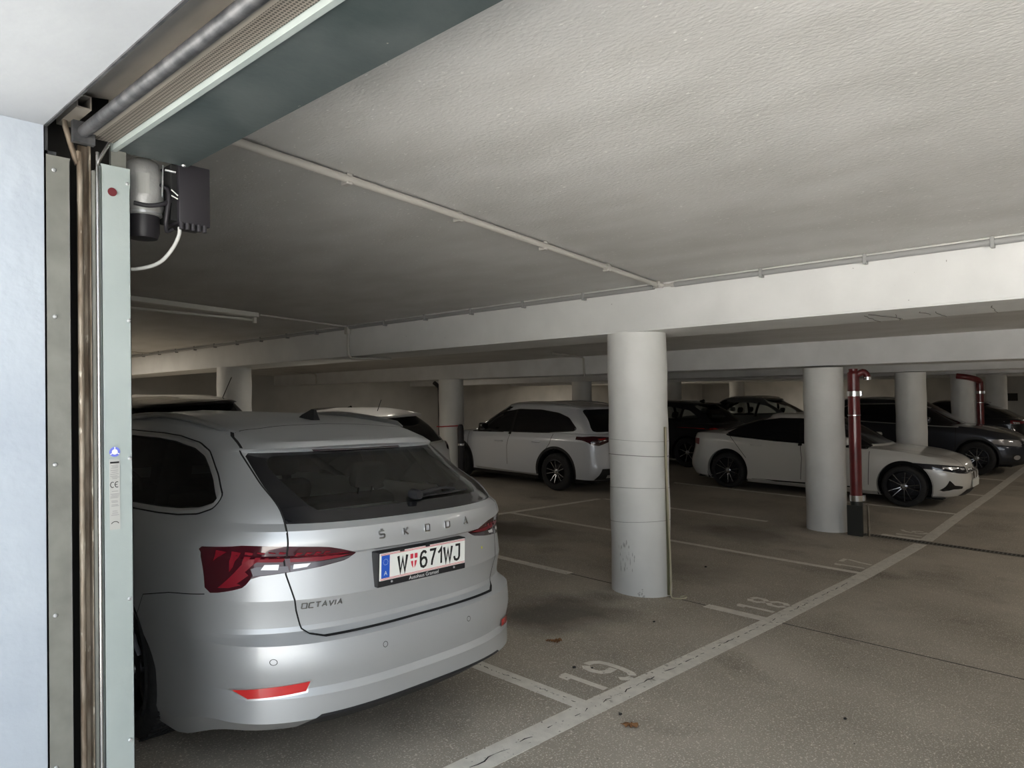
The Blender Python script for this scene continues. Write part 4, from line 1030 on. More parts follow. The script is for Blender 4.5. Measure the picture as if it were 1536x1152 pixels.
        bmesh.ops.rotate(bm, verts=bm.verts, matrix=Matrix.Rotation(a, 3, 'Z')); o = link('dry_leaf', bm, M_leaf, None, 30); o.location = (u, v, fl(u, v) + .003)
        tag(o, ['larger dry brown leaf on the floor of bay 19', 'smaller dry leaf touching the larger one in bay 19', 'dry brown leaf in the aisle, below number 19'][i], 'leaf', 'dry leaves on the floor')
    for i, (u, v, r) in enumerate(((1.70, .62, .014), (.42, .43, .016), (.50, .35, .010), (.05, -.16, .013), (.93, -1.03, .012), (3.9, 1.3, .018))):
        bm = NB(); bmesh.ops.create_icosphere(bm, subdivisions=1, radius=r); bmesh.ops.scale(bm, vec=(1, .8, .45), verts=bm.verts); o = link('debris_crumb', bm, M_joint, None, 180); o.location = (u, v, fl(u, v) + r * .3)
        tag(o, ['dark crumb on the floor between number 19 and the nearest column', 'dark crumb touching the top of number 19', 'dark crumb between the digits of number 19', 'small dark crumb beside the lower dry leaf in the aisle', 'dark crumb in the aisle, right of the lower dry leaf', 'dark crumb on the floor right of the nearest column'][i], 'crumb', 'dark crumbs on the floor')
M_steel2 = mat('dull_drain_metal', (.20, .19, .17), .55, .3)
M_bed = mat('drain_bed', (.085, .077, .068), .9)
def pipe_u(name, pts, r, m, parent=None, n=10, sm=60):
    bm = NB(); tube(bm, pts, r, n); return link(name, bm, m, parent, sm)
def services():
    # trunking along the ceiling towards beam one
    c = empty('ceiling_conduit', (2.2, .76, zc(2.2))); tag(c, 'grey conduit running diagonally over the near ceiling to the first beam', 'conduit')
    def loc(p, o): return Vector(p) - Vector(o)
    O = (2.2, .76, zc(2.2))
    pipe_u('pipe', [loc((-2.2, .60, zc(-2.2) - .03), O), loc((-.28, .665, zc(-.28) - .03), O), loc((2.2, .80, zc(2.2) - .03), O)], .021, M_pvc, c)
    for u in (-1.08, -.28, .55, 1.36, 2.16):
        v = .60 + (u + 2.2) / 4.4 * .2; bm = NB(); z = zc(u); box(bm, *(lambda a: (a[0] - .018, a[0] + .018, a[1] - .028, a[1] + .028, a[2] - .058, a[2] + .0))(loc((u, v, z), O)), bev=.006); link('clip', bm, M_pvc, c)
    for (va, vb, lab) in ((.86, 14.5, 'conduit along the top of the first beam, left of the corner joint'), (.66, -8., 'conduit along the top of the first beam, right of the corner joint')):
        O = (2.2, va, zc(2.2)); c = empty('beam_conduit', O); tag(c, lab, 'conduit', 'conduits along the first beam')
        pipe_u('pipe', [loc((2.212, va, zc(2.2) - .035), O), loc((2.212, vb, zc(2.2) - .035), O)], .022, M_pvc2, c)
        pipe_u('thin_cable', [loc((2.205, va, zc(2.2) - .008), O), loc((2.205, vb, zc(2.2) - .008), O)], .007, M_cable, c, 6)
        s = 1 if vb > va else -1; v = va + s * .75
        while (vb - v) * s > 0:
            bm = NB(); a = loc((2.212, v, zc(2.2)), O); box(bm, a[0] - .026, a[0] + .03, a[1] - .012, a[1] + .012, -.072, .0, bev=.004); link('clip', bm, M_pvc2, c); v += s * .75
    bm = NB(); tube(bm, smoothpath([(2.16, .79, zc(2.2) - .03), (2.19, .76, zc(2.2) - .035), (2.205, .72, zc(2.2) - .035), (2.212, .66, zc(2.2) - .035)], 4), [.021] * 5 + [.012] * 5 + [.02] * 3, 8); tag(link('conduit_joint', bm, M_pvc, None, 60), 'grey corner joint where the ceiling conduits meet at the first beam', 'conduit joint')
    # second ceiling line with the switched-off lamp
    O = (2.2, 5.38, zc(2.2)); c = empty('ceiling_conduit', O); tag(c, 'thin conduit from the unlit lamp to the first beam, with a drop down the beam', 'conduit')
    pipe_u('pipe', [loc((1.0, 5.38, zc(1.) - .02), O), loc((2.2, 5.38, zc(2.2) - .02), O)], .012, M_pvc, c)
    pipe_u('drop_pipe', [loc((2.215, 5.38, zc(2.2) - .03), O), loc((2.215, 5.38, 2.28), O), loc((2.26, 5.38, 2.245), O), loc((2.9, 5.38, 2.245), O)], .018, M_pvc, c)
    bm = NB(); a = loc((2.2, 5.38, 2.60), O); box(bm, a[0] - .02, a[0] + .035, a[1] - .04, a[1] + .04, a[2] - .05, a[2] + .04, bev=.01); link('junction_box', bm, M_pvc, c)
    lamp = empty('ceiling_lamp', (.05, 5.40, zc(.05))); tag(lamp, 'unlit fluorescent strip lamp on the ceiling above the silver estate', 'ceiling lamp')
    sl = -.0523
    def lz(u, dz): return zc(u) - zc(.05) + dz
    bm = NB(); vs = box(bm, -.92, .92, -.05, .05, -.055, .0, bev=.008)
    for v in bm.verts: v.co.z += sl * v.co.x
    link('housing', bm, M_lampwhite, lamp)
    pipe_u('fluorescent_tube', [(-.86, 0, .045 - .085 - .05), (.86, 0, -.045 - .085)], .016, M_tube, lamp, 12)
    for s in (-1, 1):
        bm = NB(); box(bm, s * .89 - .015, s * .89 + .015, -.02, .02, -.12 - sl * -s * .0 + sl * s * .89 + .0, -.05 + sl * s * .89); link('lamp_holder', bm, M_lampwhite, lamp)
    for (u, v, zt, zb_, lab) in ((7.21, 14.0, 2.50, 2.12, 'drop pipe on the second beam, left part behind the estate roof'), (7.21, 5.30, 2.38, 2.05, 'drop pipe on the second beam, left of the nearest column')):
        bm = NB(); tube(bm, [(u + -.9, v, zc(u - .9) - .02), (u - .05, v, zc(u) - .02), (u - .0, v, zc(u) - .05), (u + .01, v, zb_)], .018, 8); tag(link('drop_pipe', bm, M_pvc, None, 60), lab, 'conduit', 'drop pipes on the second beam')
    pipe_u('far_conduit', [(-2, 11.8, zc(-2) - .02), (2.2, 11.8, zc(2.2) - .02)], .012, M_pvc); tag(bpy.data.objects['far_conduit'], 'thin conduit on the far left ceiling running to the first beam', 'conduit'); bpy.data.objects['far_conduit'].name = 'ceiling_conduit'
    # soffit cracks
    for i, (a, b) in enumerate((((2.46, -.75), (3.05, -.70)), ((2.40, -.80), (2.95, -.90)), ((2.56, -.93), (3.05, -.86)), ((2.5, -1.10), (2.8, -1.12)), ((2.60, -1.18), (3.05, -1.16)), ((2.5, -1.53), (3.05, -1.49)))):
        P_ = [(a[0] + (b[0] - a[0]) * t, a[1] + (b[1] - a[1]) * t + random.uniform(-.012, .012), 2.2555) for t in np.linspace(0, 1, 7)]
        bm = NB(); tube(bm, P_, .0025, 4); tag(link('beam_crack', bm, M_grey2), 'hairline crack across the underside of the first beam, ' + ['leftmost of six', 'second from the left', 'third from the left', 'fourth from the left', 'fifth from the left', 'rightmost, on its own'][i], 'crack', 'cracks under the first beam')
    # red downpipes
    for (u, v, r, lab, top, near) in ((7.40, .79, .078, 'dark red downpipe with steel clamps beside the second column', 1.93, True), (17.45, .845, .078, 'farther dark red downpipe rising behind the graphite off-roader', 1.86, False)):
        zf = fl(u, v); c = empty('red_downpipe', (u, v, zf)); tag(c, lab, 'downpipe', 'dark red downpipes')
        zl = .20 if near else .2; pipe_u('pipe', [(0, 0, zl - zf), (0, 0, top - zf)], r, M_red, c, 24)
        el = [(0, 0, top - zf - .05), (0, .0, top - zf + .02), (0, 0, 2.008 - zf)] if near else [(0, 0, top - zf - .05), (0, .0, top - zf), (-.16, .04, top - zf + .06), (-.34, .22, top - zf + .12), (-.36, .42, top - zf + .15)]
        pipe_u('elbow', smoothpath(el, 4), [r * .98] * 5 + [r * .75] * 4 if near else r * .9, M_red, c, 16)
        if near:
            pipe_u('branch_pipe', smoothpath([(0, -.02, top - zf - .03), (.02, -.12, top - zf + .03), (.03, -.17, top - zf - .02), (.03, -.175, top - zf - .08)], 4), .045, M_red, c, 14)
            bm = NB(); lathe(bm, [(.05, -.02), (.052, -.02), (.052, .02), (.05, .02)], 20, Matrix.Translation((.03, -.175, top - zf - .06)), closed=True); link('clamp_band', bm, M_band, c, 40)
        for z, h in ((1.66, .035), (.205, .04)) if near else ((1.60, .03),):
            bm = NB(); lathe(bm, [(r + .001, -h), (r + .008, -h), (r + .008, h), (r + .001, h)], 32, Matrix.Translation((0, 0, z - zf)), closed=True)
            box(bm, r * .3, r * .3 + .03, -r - .03, -r - .005, z - zf - h, z - zf + h); link('clamp_band', bm, M_band, c, 40)
        bm = NB(); z = 1.36 if near else 1.35; lathe(bm, [(r, -.006), (r + .006, -.006), (r + .006, .006), (r, .006)], 24, Matrix.Translation((0, 0, z - zf)), closed=True); tube(bm, [(0, r, z - zf), (0, r + .012, z - zf)], .006, 6); link('wall_bracket', bm, M_band, c, 40)
        if near:
            pipe_u('lower_pipe', [(0, 0, 0), (0, 0, zl - zf + .02)], r * 1.02, M_dkgreen, c, 20)
            bm = NB(); box(bm, -.10, -.088, -.10, .10, 0, .42); link('guard_plate', bm, M_dkgreen, c)
            pipe_u('guard_bar', smoothpath([(-.03, -.16, 0), (-.03, -.16, .38), (-.02, -.145, .42), (.03, -.13, .42), (.05, -.13, .38), (.05, -.13, .0)], 4), .013, M_rust, c, 8)
    # cord on the first column
    c = empty('hanging_cord', (2.42, .93, fl(2.42, .93))); tag(c, 'beige cord hanging down the right side of the nearest column to the floor', 'cord'); z0 = fl(2.42, .93)
    pipe_u('cord', smoothpath([(.04, -.01, 1.41 - z0), (.03, -.015, 1.1 - z0), (.03, -.025, .6 - z0), (.01, -.045, .3 - z0), (.0, -.055, .1 - z0), (.02, -.04, .03), (.02, -.10, .012), (.05, -.16, .02), (.08, -.15, .03), (.06, -.11, .02)], 6), .008, M_cord, c, 6)
    pipe_u('cable', [(.05, .0, 1.41 - z0), (.045, -.005, .3 - z0), (.05, .0, .02)], .012, M_dkgreen2, c, 6)
    # red cord and black post at the second column of the back row
    pts = [(7.51 + .285 * math.cos(a), 9.14 + .285 * math.sin(a), 1.055 + .00 * a) for a in np.linspace(-2.0, 2.9, 24)]
    pts = [(7.22, 9.30, 1.08), (7.20, 9.14, 1.08), (7.30, 8.93, 1.09), (7.46, 8.74, 1.10)]; bm = NB(); tube(bm, smoothpath(pts, 5), .012, 6); tag(link('tied_cord', bm, M_redcord, None, 60), 'red cord stretched across the column beside the pale grey crossover', 'cord')
    zf = fl(7.52, 8.70); c = empty('black_post', (7.38, 8.72, zf)); tag(c, 'black padded post standing at the column in front of the crossover nose', 'post')
    bm = NB(); lathe(bm, [(0, 0), (.07, 0), (.07, 1.10), (.055, 1.17), (.03, 1.19), (0, 1.19)], 20); link('padding', bm, M_black, c, 50)
    bm = NB(); lathe(bm, [(.071, .74), (.074, .74), (.074, .78), (.071, .78)], 20, closed=True); link('band', bm, M_band, c)
    bm = NB(); tube(bm, smoothpath([(7.52, 9.50, fl(7.5, 9.5)), (7.50, 9.50, 1.0), (7.50, 9.50, 1.85), (7.44, 9.50, 1.97), (7.34, 9.50, 2.04)], 4), .045, 12); o = tag(link('black_downpipe', bm, M_black, None, 60), 'dark downpipe on the left side of the column with the red cord', 'downpipe')
    # vent on the far wall
    bm = NB(); d = Vector((U_VENT - CAM.x, 0, 0)); c = empty('wall_vent', (32.97, 2.35, 1.30)); tag(c, 'dark rectangular vent opening on the far wall at the right edge', 'vent')
    bm = NB(); box(bm, -.02, .03, -.45, .45, -.16, .16); link('opening', bm, M_darkrec, c)
    bm = NB(); box(bm, -.04, -.02, -.48, .48, .16, .19); link('vent_frame', bm, M_pvc, c)
U_VENT = 32.9
M_dkgreen = mat('dark_painted_metal', (.035, .036, .032), .5)
M_dkgreen2 = mat('olive_cable', (.12, .115, .06), .6)
def door_parts():
    VJ = .1; zf = .09
    # left guide of the roller door
    c = empty('roller_door_guide', (-2.45, VJ, zf)); tag(c, 'galvanised guide rail of the roller door, mounted on the left side of the opening', 'door rail')
    Z = lambda z: z - zf; X = lambda u: u + 2.45; Y = lambda v: v - VJ
    bm = NB(); box(bm, X(-2.529), X(-2.466), Y(.1), Y(.103), 0, Z(2.456)); box(bm, X(-2.468), X(-2.466), Y(.1), Y(.19), 0, Z(2.45)); link('outer_cover_sheet', bm, M_galv, c)
    bm = NB(); box(bm, X(-2.381), X(-2.296), Y(.1), Y(.103), 0, Z(2.462)); box(bm, X(-2.381), X(-2.379), Y(.1), Y(.20), 0, Z(2.455)); box(bm, X(-2.298), X(-2.296), Y(.1), Y(.285), 0, Z(2.40)); link('inner_cover_sheet', bm, M_galv2, c)
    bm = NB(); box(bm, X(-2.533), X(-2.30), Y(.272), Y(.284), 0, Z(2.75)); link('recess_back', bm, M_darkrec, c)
    pipe_u('rusty_edge', smoothpath([(X(-2.474), Y(.13), Z(2.58)), (X(-2.46), Y(.125), Z(2.52)), (X(-2.442), Y(.12), Z(2.45)), (X(-2.434), Y(.12), Z(2.40)), (X(-2.434), Y(.12), Z(1.3)), (X(-2.434), Y(.12), 0)], 4), .0085, M_rust, c, 10)
    bm = NB(); box(bm, X(-2.430), X(-2.405), Y(.15), Y(.162), 0, Z(2.52)); box(bm, X(-2.4055), X(-2.402), Y(.125), Y(.162), 0, Z(2.52)); link('guide_channel', bm, M_rust, c)
    bm = NB(); box(bm, X(-2.4), X(-2.392), Y(.118), Y(.2), 0, Z(2.44)); link('inner_flange', bm, M_galv, c)
    pipe_u('bright_edge', smoothpath([(X(-2.352), Y(.10), Z(2.54)), (X(-2.372), Y(.10), Z(2.50)), (X(-2.387), Y(.105), Z(2.46)), (X(-2.388), Y(.108), Z(2.40)), (X(-2.388), Y(.108), Z(1.3)), (X(-2.388), Y(.108), 0)], 4), .0055, M_bright, c, 10)
    bm = NB(); M_ = Matrix.Rotation(.5, 4, 'Y'); box(bm, X(-2.345), X(-2.300), Y(.12), Y(.125), Z(2.40), Z(2.53)); link('folded_tab', bm, M_galv, c)
    bm = NB(); box(bm, X(-2.53), X(-2.522), Y(.11), Y(.16), Z(2.46), Z(2.55)); box(bm, X(-2.53), X(-2.50), Y(.11), Y(.16), Z(2.46), Z(2.47)); link('angle_bracket', bm, M_steel, c)
    for (u, z) in ((-2.509, 2.412), (-2.509, 1.972), (-2.511, 1.531), (-2.513, 1.086), (-2.514, .64), (-2.304, 2.413), (-2.303, 1.974), (-2.305, 1.535), (-2.308, 1.09), (-2.310, .647)):
        bm = NB(); lathe(bm, [(0, .005), (.004, .0045), (.0062, .001), (.0062, 0)], 14, Matrix.Translation((X(u), Y(.0995), Z(z))) @ Matrix.Rotation(PI / 2, 4, 'X')); link('rivet', bm, M_chrome, c, 50)
    bm = NB(); lathe(bm, [(0, .0015), (.0135, .0015), (.0135, 0)], 20, Matrix.Translation((X(-2.349), Y(.0995), Z(2.378))) @ Matrix.Rotation(PI / 2, 4, 'X')); link('red_knockout', bm, M_redhole, c, 50)
    # stickers
    u0, u1 = -2.364, -2.334
    bm = NB(); box(bm, X(u0), X(u1), Y(.0985), Y(.0995), Z(1.315), Z(1.535)); st = link('sticker', bm, M_sticker, c)
    def bar(za, zb, ua, ub, m=M_grey, nm='print_line'):
        b = NB(); box(b, X(ua), X(ub), Y(.0978), Y(.0984), Z(za), Z(zb)); return link(nm, b, m, st)
    bar(1.522, 1.5275, u0 + .002, u1 - .002, M_ink)
    rnd = random.Random(11)
    for z in [1.515, 1.511, 1.507, 1.500, 1.494, 1.488, 1.482, 1.478, 1.474, 1.434, 1.426, 1.422, 1.418, 1.414, 1.404, 1.400, 1.392, 1.388, 1.372, 1.366, 1.360]:
        a = rnd.uniform(.002, .008); bar(z, z + .0012, u0 + a, u1 - rnd.uniform(.002, .008))
    for sgn, cx in ((0, -2.3555), (1, -2.3425)):
        b = NB(); q = [(cx + .006 * math.cos(a), 1.4555 + .0085 * math.sin(a)) for a in np.linspace(1.0, 2 * PI - 1.0, 16)]
        for s4 in stroke_quads(q, .0022): b.faces.new([b.verts.new((X(x), Y(.0978), Z(z))) for x, z in s4])
        if sgn:
            for s4 in stroke_quads([(cx - .005, 1.4555), (cx + .001, 1.4555)], .002): b.faces.new([b.verts.new((X(x), Y(.0978), Z(z))) for x, z in s4])
        link('ce_letter', b, M_ink, st)
    b = NB(); q = [(-2.349 + .011 * math.cos(a), 1.331 + .009 * math.sin(a)) for a in np.linspace(.3, PI - .3, 12)]
    for s4 in stroke_quads(q, .002): b.faces.new([b.verts.new((X(x), Y(.0978), Z(z))) for x, z in s4])
    link('print_arc', b, M_ink, st)
    bm = NB(); lathe(bm, [(.0085, .0008), (.0155, .0008), (.0155, 0), (.0085, 0)], 28, Matrix.Translation((X(-2.348), Y(.0995), Z(1.558))) @ Matrix.Rotation(PI / 2, 4, 'X'), closed=True); rs = link('round_sticker', bm, M_blue, c, 50)
    bm = NB(); lathe(bm, [(0, .0006), (.0085, .0006), (.0085, 0)], 24, Matrix.Translation((X(-2.348), Y(.0995), Z(1.558))) @ Matrix.Rotation(PI / 2, 4, 'X')); link('sticker_centre', bm, M_textwhite, rs, 50)
    for k in range(3):
        a = PI / 2 + k * 2 * PI / 3; bm = NB(); q = [(-2.348 + .012 * math.cos(a + d), 1.558 + .012 * math.sin(a + d)) for d in (-.12, .12)]
        for s4 in stroke_quads(q, .006): bm.faces.new([bm.verts.new((X(x), Y(.0984), Z(z))) for x, z in s4])
        link('sticker_gap', bm, M_textwhite, rs)
    # roller box above the opening
    c = empty('roller_door_box', (-2.3, -2.5, 2.52)); tag(c, 'roller door housing with dark blue-green underside plate above the opening', 'roller door box')
    V0_, V1_ = -9.49, .09
    def bx(nm, m, u0, u1, z0, z1, va=V0_, vb=V1_, parent=None):
        b = NB(); box(b, u0 + 2.3, u1 + 2.3, va + 2.5, vb + 2.5, z0 - 2.52, z1 - 2.52); return link(nm, b, m, parent or c)
    bx('underside_plate', M_plate, -2.329, -2.10, 2.52, 2.526, vb=.13)
    bx('front_lip', M_lip, -2.345, -2.329, 2.514, 2.545, vb=.125)
    bx('rear_sheet', M_plate, -2.103, -2.10, 2.526, 2.84, vb=.13)
    bx('end_sheet', M_plate, -2.33, -2.10, 2.526, 2.84, .125, .13)
    # perforated strip : real holes drawn by the material's dots, one continuous sheet
    b = NB(); 
    for (ua, za, ub, zb_) in ((-2.404, 2.531, -2.347, 2.531),):
        vs = [b.verts.new(p) for p in ((ua + 2.3, V0_ + 2.5, za - 2.52), (ub + 2.3, V0_ + 2.5, zb_ - 2.52), (ub + 2.3, V1_ + 2.5, zb_ - 2.52), (ua + 2.3, V1_ + 2.5, za - 2.52))]; b.faces.new(vs)
    link('perforated_strip', b, M_perfm, c)
    bx('upper_strip', M_beige, -2.424, -2.403, 2.532, 2.54)
    b = NB(); vs = [b.verts.new(p) for p in ((-.195, V0_ + 2.5, .105), (-.06, V0_ + 2.5, .125), (-.06, V1_ + 2.44, .125), (-.195, V1_ + 2.44, .105))]; b.faces.new(vs); link('curtain', b, M_curtain, c)
    bx('lintel_flange', M_steel, -2.535, -2.528, 2.535, 2.60)
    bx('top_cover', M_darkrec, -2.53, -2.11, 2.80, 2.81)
    c2 = empty('roller_shaft', (-2.440, -2.5, 2.534)); tag(c2, 'worn round steel pipe running along the roller door opening', 'pipe')
    pipe_u('pipe', [(0, 2.575, 0), (0, -6.9, 0)], .0185, M_steel, c2, 20)
    b = NB(); box(b, -.03, .03, 2.555, 2.575, -.035, .03); link('end_bracket', b, M_steel, c2)
    c3 = empty('square_tube', (-2.46, .12, 2.60)); tag(c3, 'short dusty square tube stub at the upper left corner of the opening', 'tube')
    b = NB()
    for (x0, x1, z0, z1) in ((-.02, .02, -.02, -.016), (-.02, .02, .016, .02), (-.02, -.016, -.016, .016), (.016, .02, -.016, .016)): box(b, x0, x1, -.13, .06, z0, z1)
    link('tube_wall', b, M_beige, c3)
    # motor
    c = empty('door_motor', (-2.2, .2, 2.42)); tag(c, 'silver tubular door motor with black control box under the roller housing', 'motor')
    T = lambda u, v, z: (u + 2.2, v - .2, z - 2.42)
    b = NB(); lathe(b, [(0, .115), (.03, .112), (.052, .095), (.064, .06), (.066, -.05), (.058, -.075), (.05, -.085)], 40, Matrix.Translation(T(-2.205, .24, 2.435))); link('motor_body', b, M_motor, c, 40)
    b = NB(); lathe(b, [(.052, .0), (.052, -.055), (.045, -.075), (0, -.078)], 32, Matrix.Translation(T(-2.205, .24, 2.35))); link('motor_cap', b, M_black, c, 40)
    b = NB(); lathe(b, [(.0545, .006), (.060, .006), (.060, -.002), (.0545, -.002)], 32, Matrix.Translation(T(-2.205, .24, 2.356)), closed=True); link('cap_ring', b, M_chrome, c, 40)
    b = NB(); box(b, *[q for q in (-2.125 + 2.2, -2.015 + 2.2, -.06, .06, 2.325 - 2.42, 2.535 - 2.42)], bev=.005); link('control_box', b, M_black, c, 30)
    b = NB(); box(b, -2.145 + 2.2, -2.122 + 2.2, -.045, .055, 2.335 - 2.42, 2.53 - 2.42, bev=.004); link('box_flange', b, M_under, c)
    for k in range(5):
        b = NB(); lathe(b, [(0, -.012), (.008, -.012), (.008, .012)], 10, Matrix.Translation(T(-2.115 + .02 * k, .145, 2.318))); link('cable_gland', b, M_black, c, 40)
    b = NB(); a0 = yaw_m = math.atan2(-2.525, -.96)
    for i in range(6):
        a, a2 = a0 - .28 + i * .1, a0 - .28 + (i + 1) * .1; r_ = .0668
        b.faces.new([b.verts.new(T(-2.205 + r_ * math.cos(q), .24 + r_ * math.sin(q), z)) for q, z in ((a, 2.415), (a2, 2.415), (a2, 2.485), (a, 2.485))])
    link('rating_label', b, M_sticker, c, 60)
    pipe_u('black_hose', smoothpath([T(-2.26, .17, 2.375), T(-2.215, .16, 2.372), T(-2.17, .15, 2.385), T(-2.14, .16, 2.41), T(-2.13, .17, 2.43)], 5), .0075, M_black, c, 8)
    pipe_u('black_hose', smoothpath([T(-2.17, .2, 2.46), T(-2.155, .16, 2.44), T(-2.155, .15, 2.40), T(-2.16, .16, 2.33), T(-2.15, .18, 2.30), T(-2.13, .18, 2.31)], 5), .007, M_black, c, 8)
    for k in range(2): pipe_u('wire', [T(-2.150, .14, 2.415 + .02 * k), T(-2.13, .135, 2.405 + .012 * k)], .0022, M_cable, c, 6)
    pipe_u('tie_rod', [T(-2.16, .165, 2.505), T(-2.13, .15, 2.50)], .004, M_chrome, c, 6); pipe_u('tie_rod', [T(-2.17, .165, 2.41), T(-2.167, .165, 2.52)], .003, M_chrome, c, 6)
    pipe_u('white_cable', smoothpath([T(-2.115, .16, 2.315), T(-2.118, .16, 2.285), T(-2.14, .165, 2.235), T(-2.18, .175, 2.185), T(-2.24, .19, 2.16), T(-2.29, .2, 2.155)], 6), .0065, M_cable, c, 8)
    b = NB(); lathe(b, [(0, .006), (.006, .005), (.007, 0)], 12, Matrix.Translation(T(-2.125, .1, 2.515)) @ Matrix.Rotation(PI, 4, 'X')); link('bolt', b, M_chrome, c, 50)
M_bright = mat('bright_drawn_steel', (.42, .41, .40), .25, .9)
M_redhole = mat('red_plug', (.12, .015, .02), .6)
def perf():
    m, t, b = new_mat('perforated_metal'); N = t.nodes.new; L = t.links.new
    tc = N('ShaderNodeTexCoord'); mp = N('ShaderNodeMapping'); mp.inputs['Scale'].default_value = (1, 1, 1); L(tc.outputs['Object'], mp.inputs[0])
    v = N('ShaderNodeTexVoronoi'); v.inputs['Scale'].default_value = 105.; v.inputs['Randomness'].default_value = 0.; L(mp.outputs[0], v.inputs['Vector'])
    r = N('ShaderNodeValToRGB'); r.color_ramp.elements[0].position = .34; r.color_ramp.elements[0].color = (.02, .016, .012, 1); r.color_ramp.elements[1].position = .42; r.color_ramp.elements[1].color = (.17, .15, .125, 1)
    L(v.outputs['Distance'], r.inputs[0]); L(r.outputs[0], b.inputs['Base Color']); b.inputs['Roughness'].default_value = .6; return m
M_perfm = perf()
# ------------------------------------------------------------------ cars
def cars():
    make_octavia()
    PT = -.0313
    # pale grey crossover, nose to the back
    D = [(3.42, 1.04), (2.3, 1.075), (1.3, 1.11), (.72, 1.165), (.66, 1.20), (.88, 1.40), (1.15, 1.485), (1.6, 1.535), (2.2, 1.53), (2.6, 1.47), (3.0, 1.32)]
    hump = [(0, 1.10), (.7, 1.12), (2, 1.08), (3.4, 1.04), (4.0, 1.0), (4.5, .86), (4.75, .72)]
    RR = [(.2, 1.60), (.7, 1.645), (1.6, 1.69), (2.4, 1.685), (3.2, 1.60)]
    make_car(dict(name='crossover_car', x=8.47, y=5.22, yaw=0, pitch=.03, roll=.0, L=4.75, W=1.88, H=1.68, wb=2.72, ro=1.08, rw=.36, rim=.235, paint=M_kuga, belt=1.05, top=hump, gb=(.17, 3.72), gt=(.62, 2.65), roof=RR, spoiler=.16, wt=.66, dlo=D, nsp=5, spoke='double', rimmat=M_rimlight, my=2.92, gap=.075, clad=.26, rgw=(.73, .60), tl=.62, mirror_mat=M_blackgloss,
        label='pale grey crossover with roof rails, facing the back wall beyond the empty bays', lights=[([(-.91, 1.06), (-.80, 1.085), (-.45, 1.06), (-.38, 1.03), (-.55, .965), (-.74, .90), (-.84, .93), (-.89, 1.0)], M_redlens, 'tail_light', False)],
        rails=(.75, 2.7, M_alu), trim=M_blackgloss, pillars=[(2.28, -.03)], gaps=[[(2.32, .42), (2.33, .8), (2.26, 1.06)], [(3.5, .42), (3.5, 1.03)], [(1.15, 1.11), (1.22, .9), (1.45, .62)]], handles=[(2.55, .88), (1.55, .92)],
        decals=[('B', [(-.80, .24), (-.72, .48), (.72, .48), (.80, .24)], M_blackplastic, '!rear_valance', .003), ('L', [(1.42, .255), (1.45, .285), (3.25, .305), (3.22, .275)], M_alu, '!sill_trim', .006), ('B', [(-.74, 1.035), (-.58, 1.045), (-.62, 1.02), (-.70, 1.01)], M_redbright, 'light_segment', .003), ('B', [(-.72, .97), (-.66, .99), (-.70, 1.0)], M_whitelens, 'lamp_block', .003), ('B', [(-.60, .36), (-.44, .36), (-.44, .30), (-.60, .30)], M_chrome, 'exhaust_trim', .006)], plate=[]))
    # white hatch behind the estate
    D = [(3.1, .98), (1.8, 1.02), (.75, 1.10), (.70, 1.14), (.9, 1.33), (1.5, 1.40), (2.2, 1.38), (2.6, 1.24)]
    make_car(dict(name='hatchback_car', x=3.50, y=5.45, yaw=0, pitch=.03, roll=.04, L=4.2, W=1.78, H=1.53, wb=2.57, ro=.80, rw=.32, paint=M_white, belt=1.0, top=[(0, 1.02), (.5, 1.04), (2, 1.0), (3.1, .95), (3.7, .88), (4.2, .68)], gb=(.16, 3.2), gt=(.72, 2.3), roof=[(.2, 1.45), (.8, 1.50), (1.5, 1.54), (2.2, 1.53), (3, 1.44)], spoiler=.22, wt=.62, dlo=D, sq=2.9, rgz=1.06, rgw=(.76, .60),
        label='white hatchback directly behind the silver estate, rear window and right tail light showing', lights=[([(-.95, 1.12), (-.80, 1.10), (-.62, 1.04), (-.62, .92), (-.78, .90), (-.95, .96)], M_redlens, 'tail_light', False)], rod=1.0, gaps=[[(2.0, .4), (2.02, 1.0)], [(3.0, .4), (3.0, .95)]], handles=[(2.2, .85)],
        decals=[('B', [(-.84, 1.05), (-.76, 1.04), (-.76, .98), (-.84, .98)], M_redbright, 'light_segment', .003), ('B', [(-.82, .965), (-.76, .965), (-.76, .93), (-.82, .93)], M_whitelens, 'lamp_block', .003)]))
    # black car far behind it
    D = [(3.1, .98), (1.8, 1.02), (.8, 1.08), (.9, 1.28), (1.5, 1.36), (2.2, 1.35), (2.6, 1.22)]
    make_car(dict(name='black_car', x=7.0, y=11.0, yaw=0, pitch=.0, L=4.3, W=1.82, H=1.47, wb=2.62, ro=.85, rw=.32, paint=M_blackpaint, belt=1.0, top=[(0, 1.0), (.5, 1.02), (2, .99), (3.1, .95), (3.7, .88), (4.3, .68)], gb=(.3, 3.2), gt=(1.0, 2.3), roof=[(.2, 1.36), (.8, 1.42), (1.5, 1.50), (2.2, 1.50), (3, 1.40)], wt=.60, dlo=D, fin=[1.2],
        label='black car far at the back, only its roof showing above the white hatchback', ns=60))
    # black tall car at the far left
    D = [(3.3, 1.08), (1.8, 1.10), (.8, 1.16), (.95, 1.42), (1.5, 1.48), (2.4, 1.46), (2.8, 1.30)]
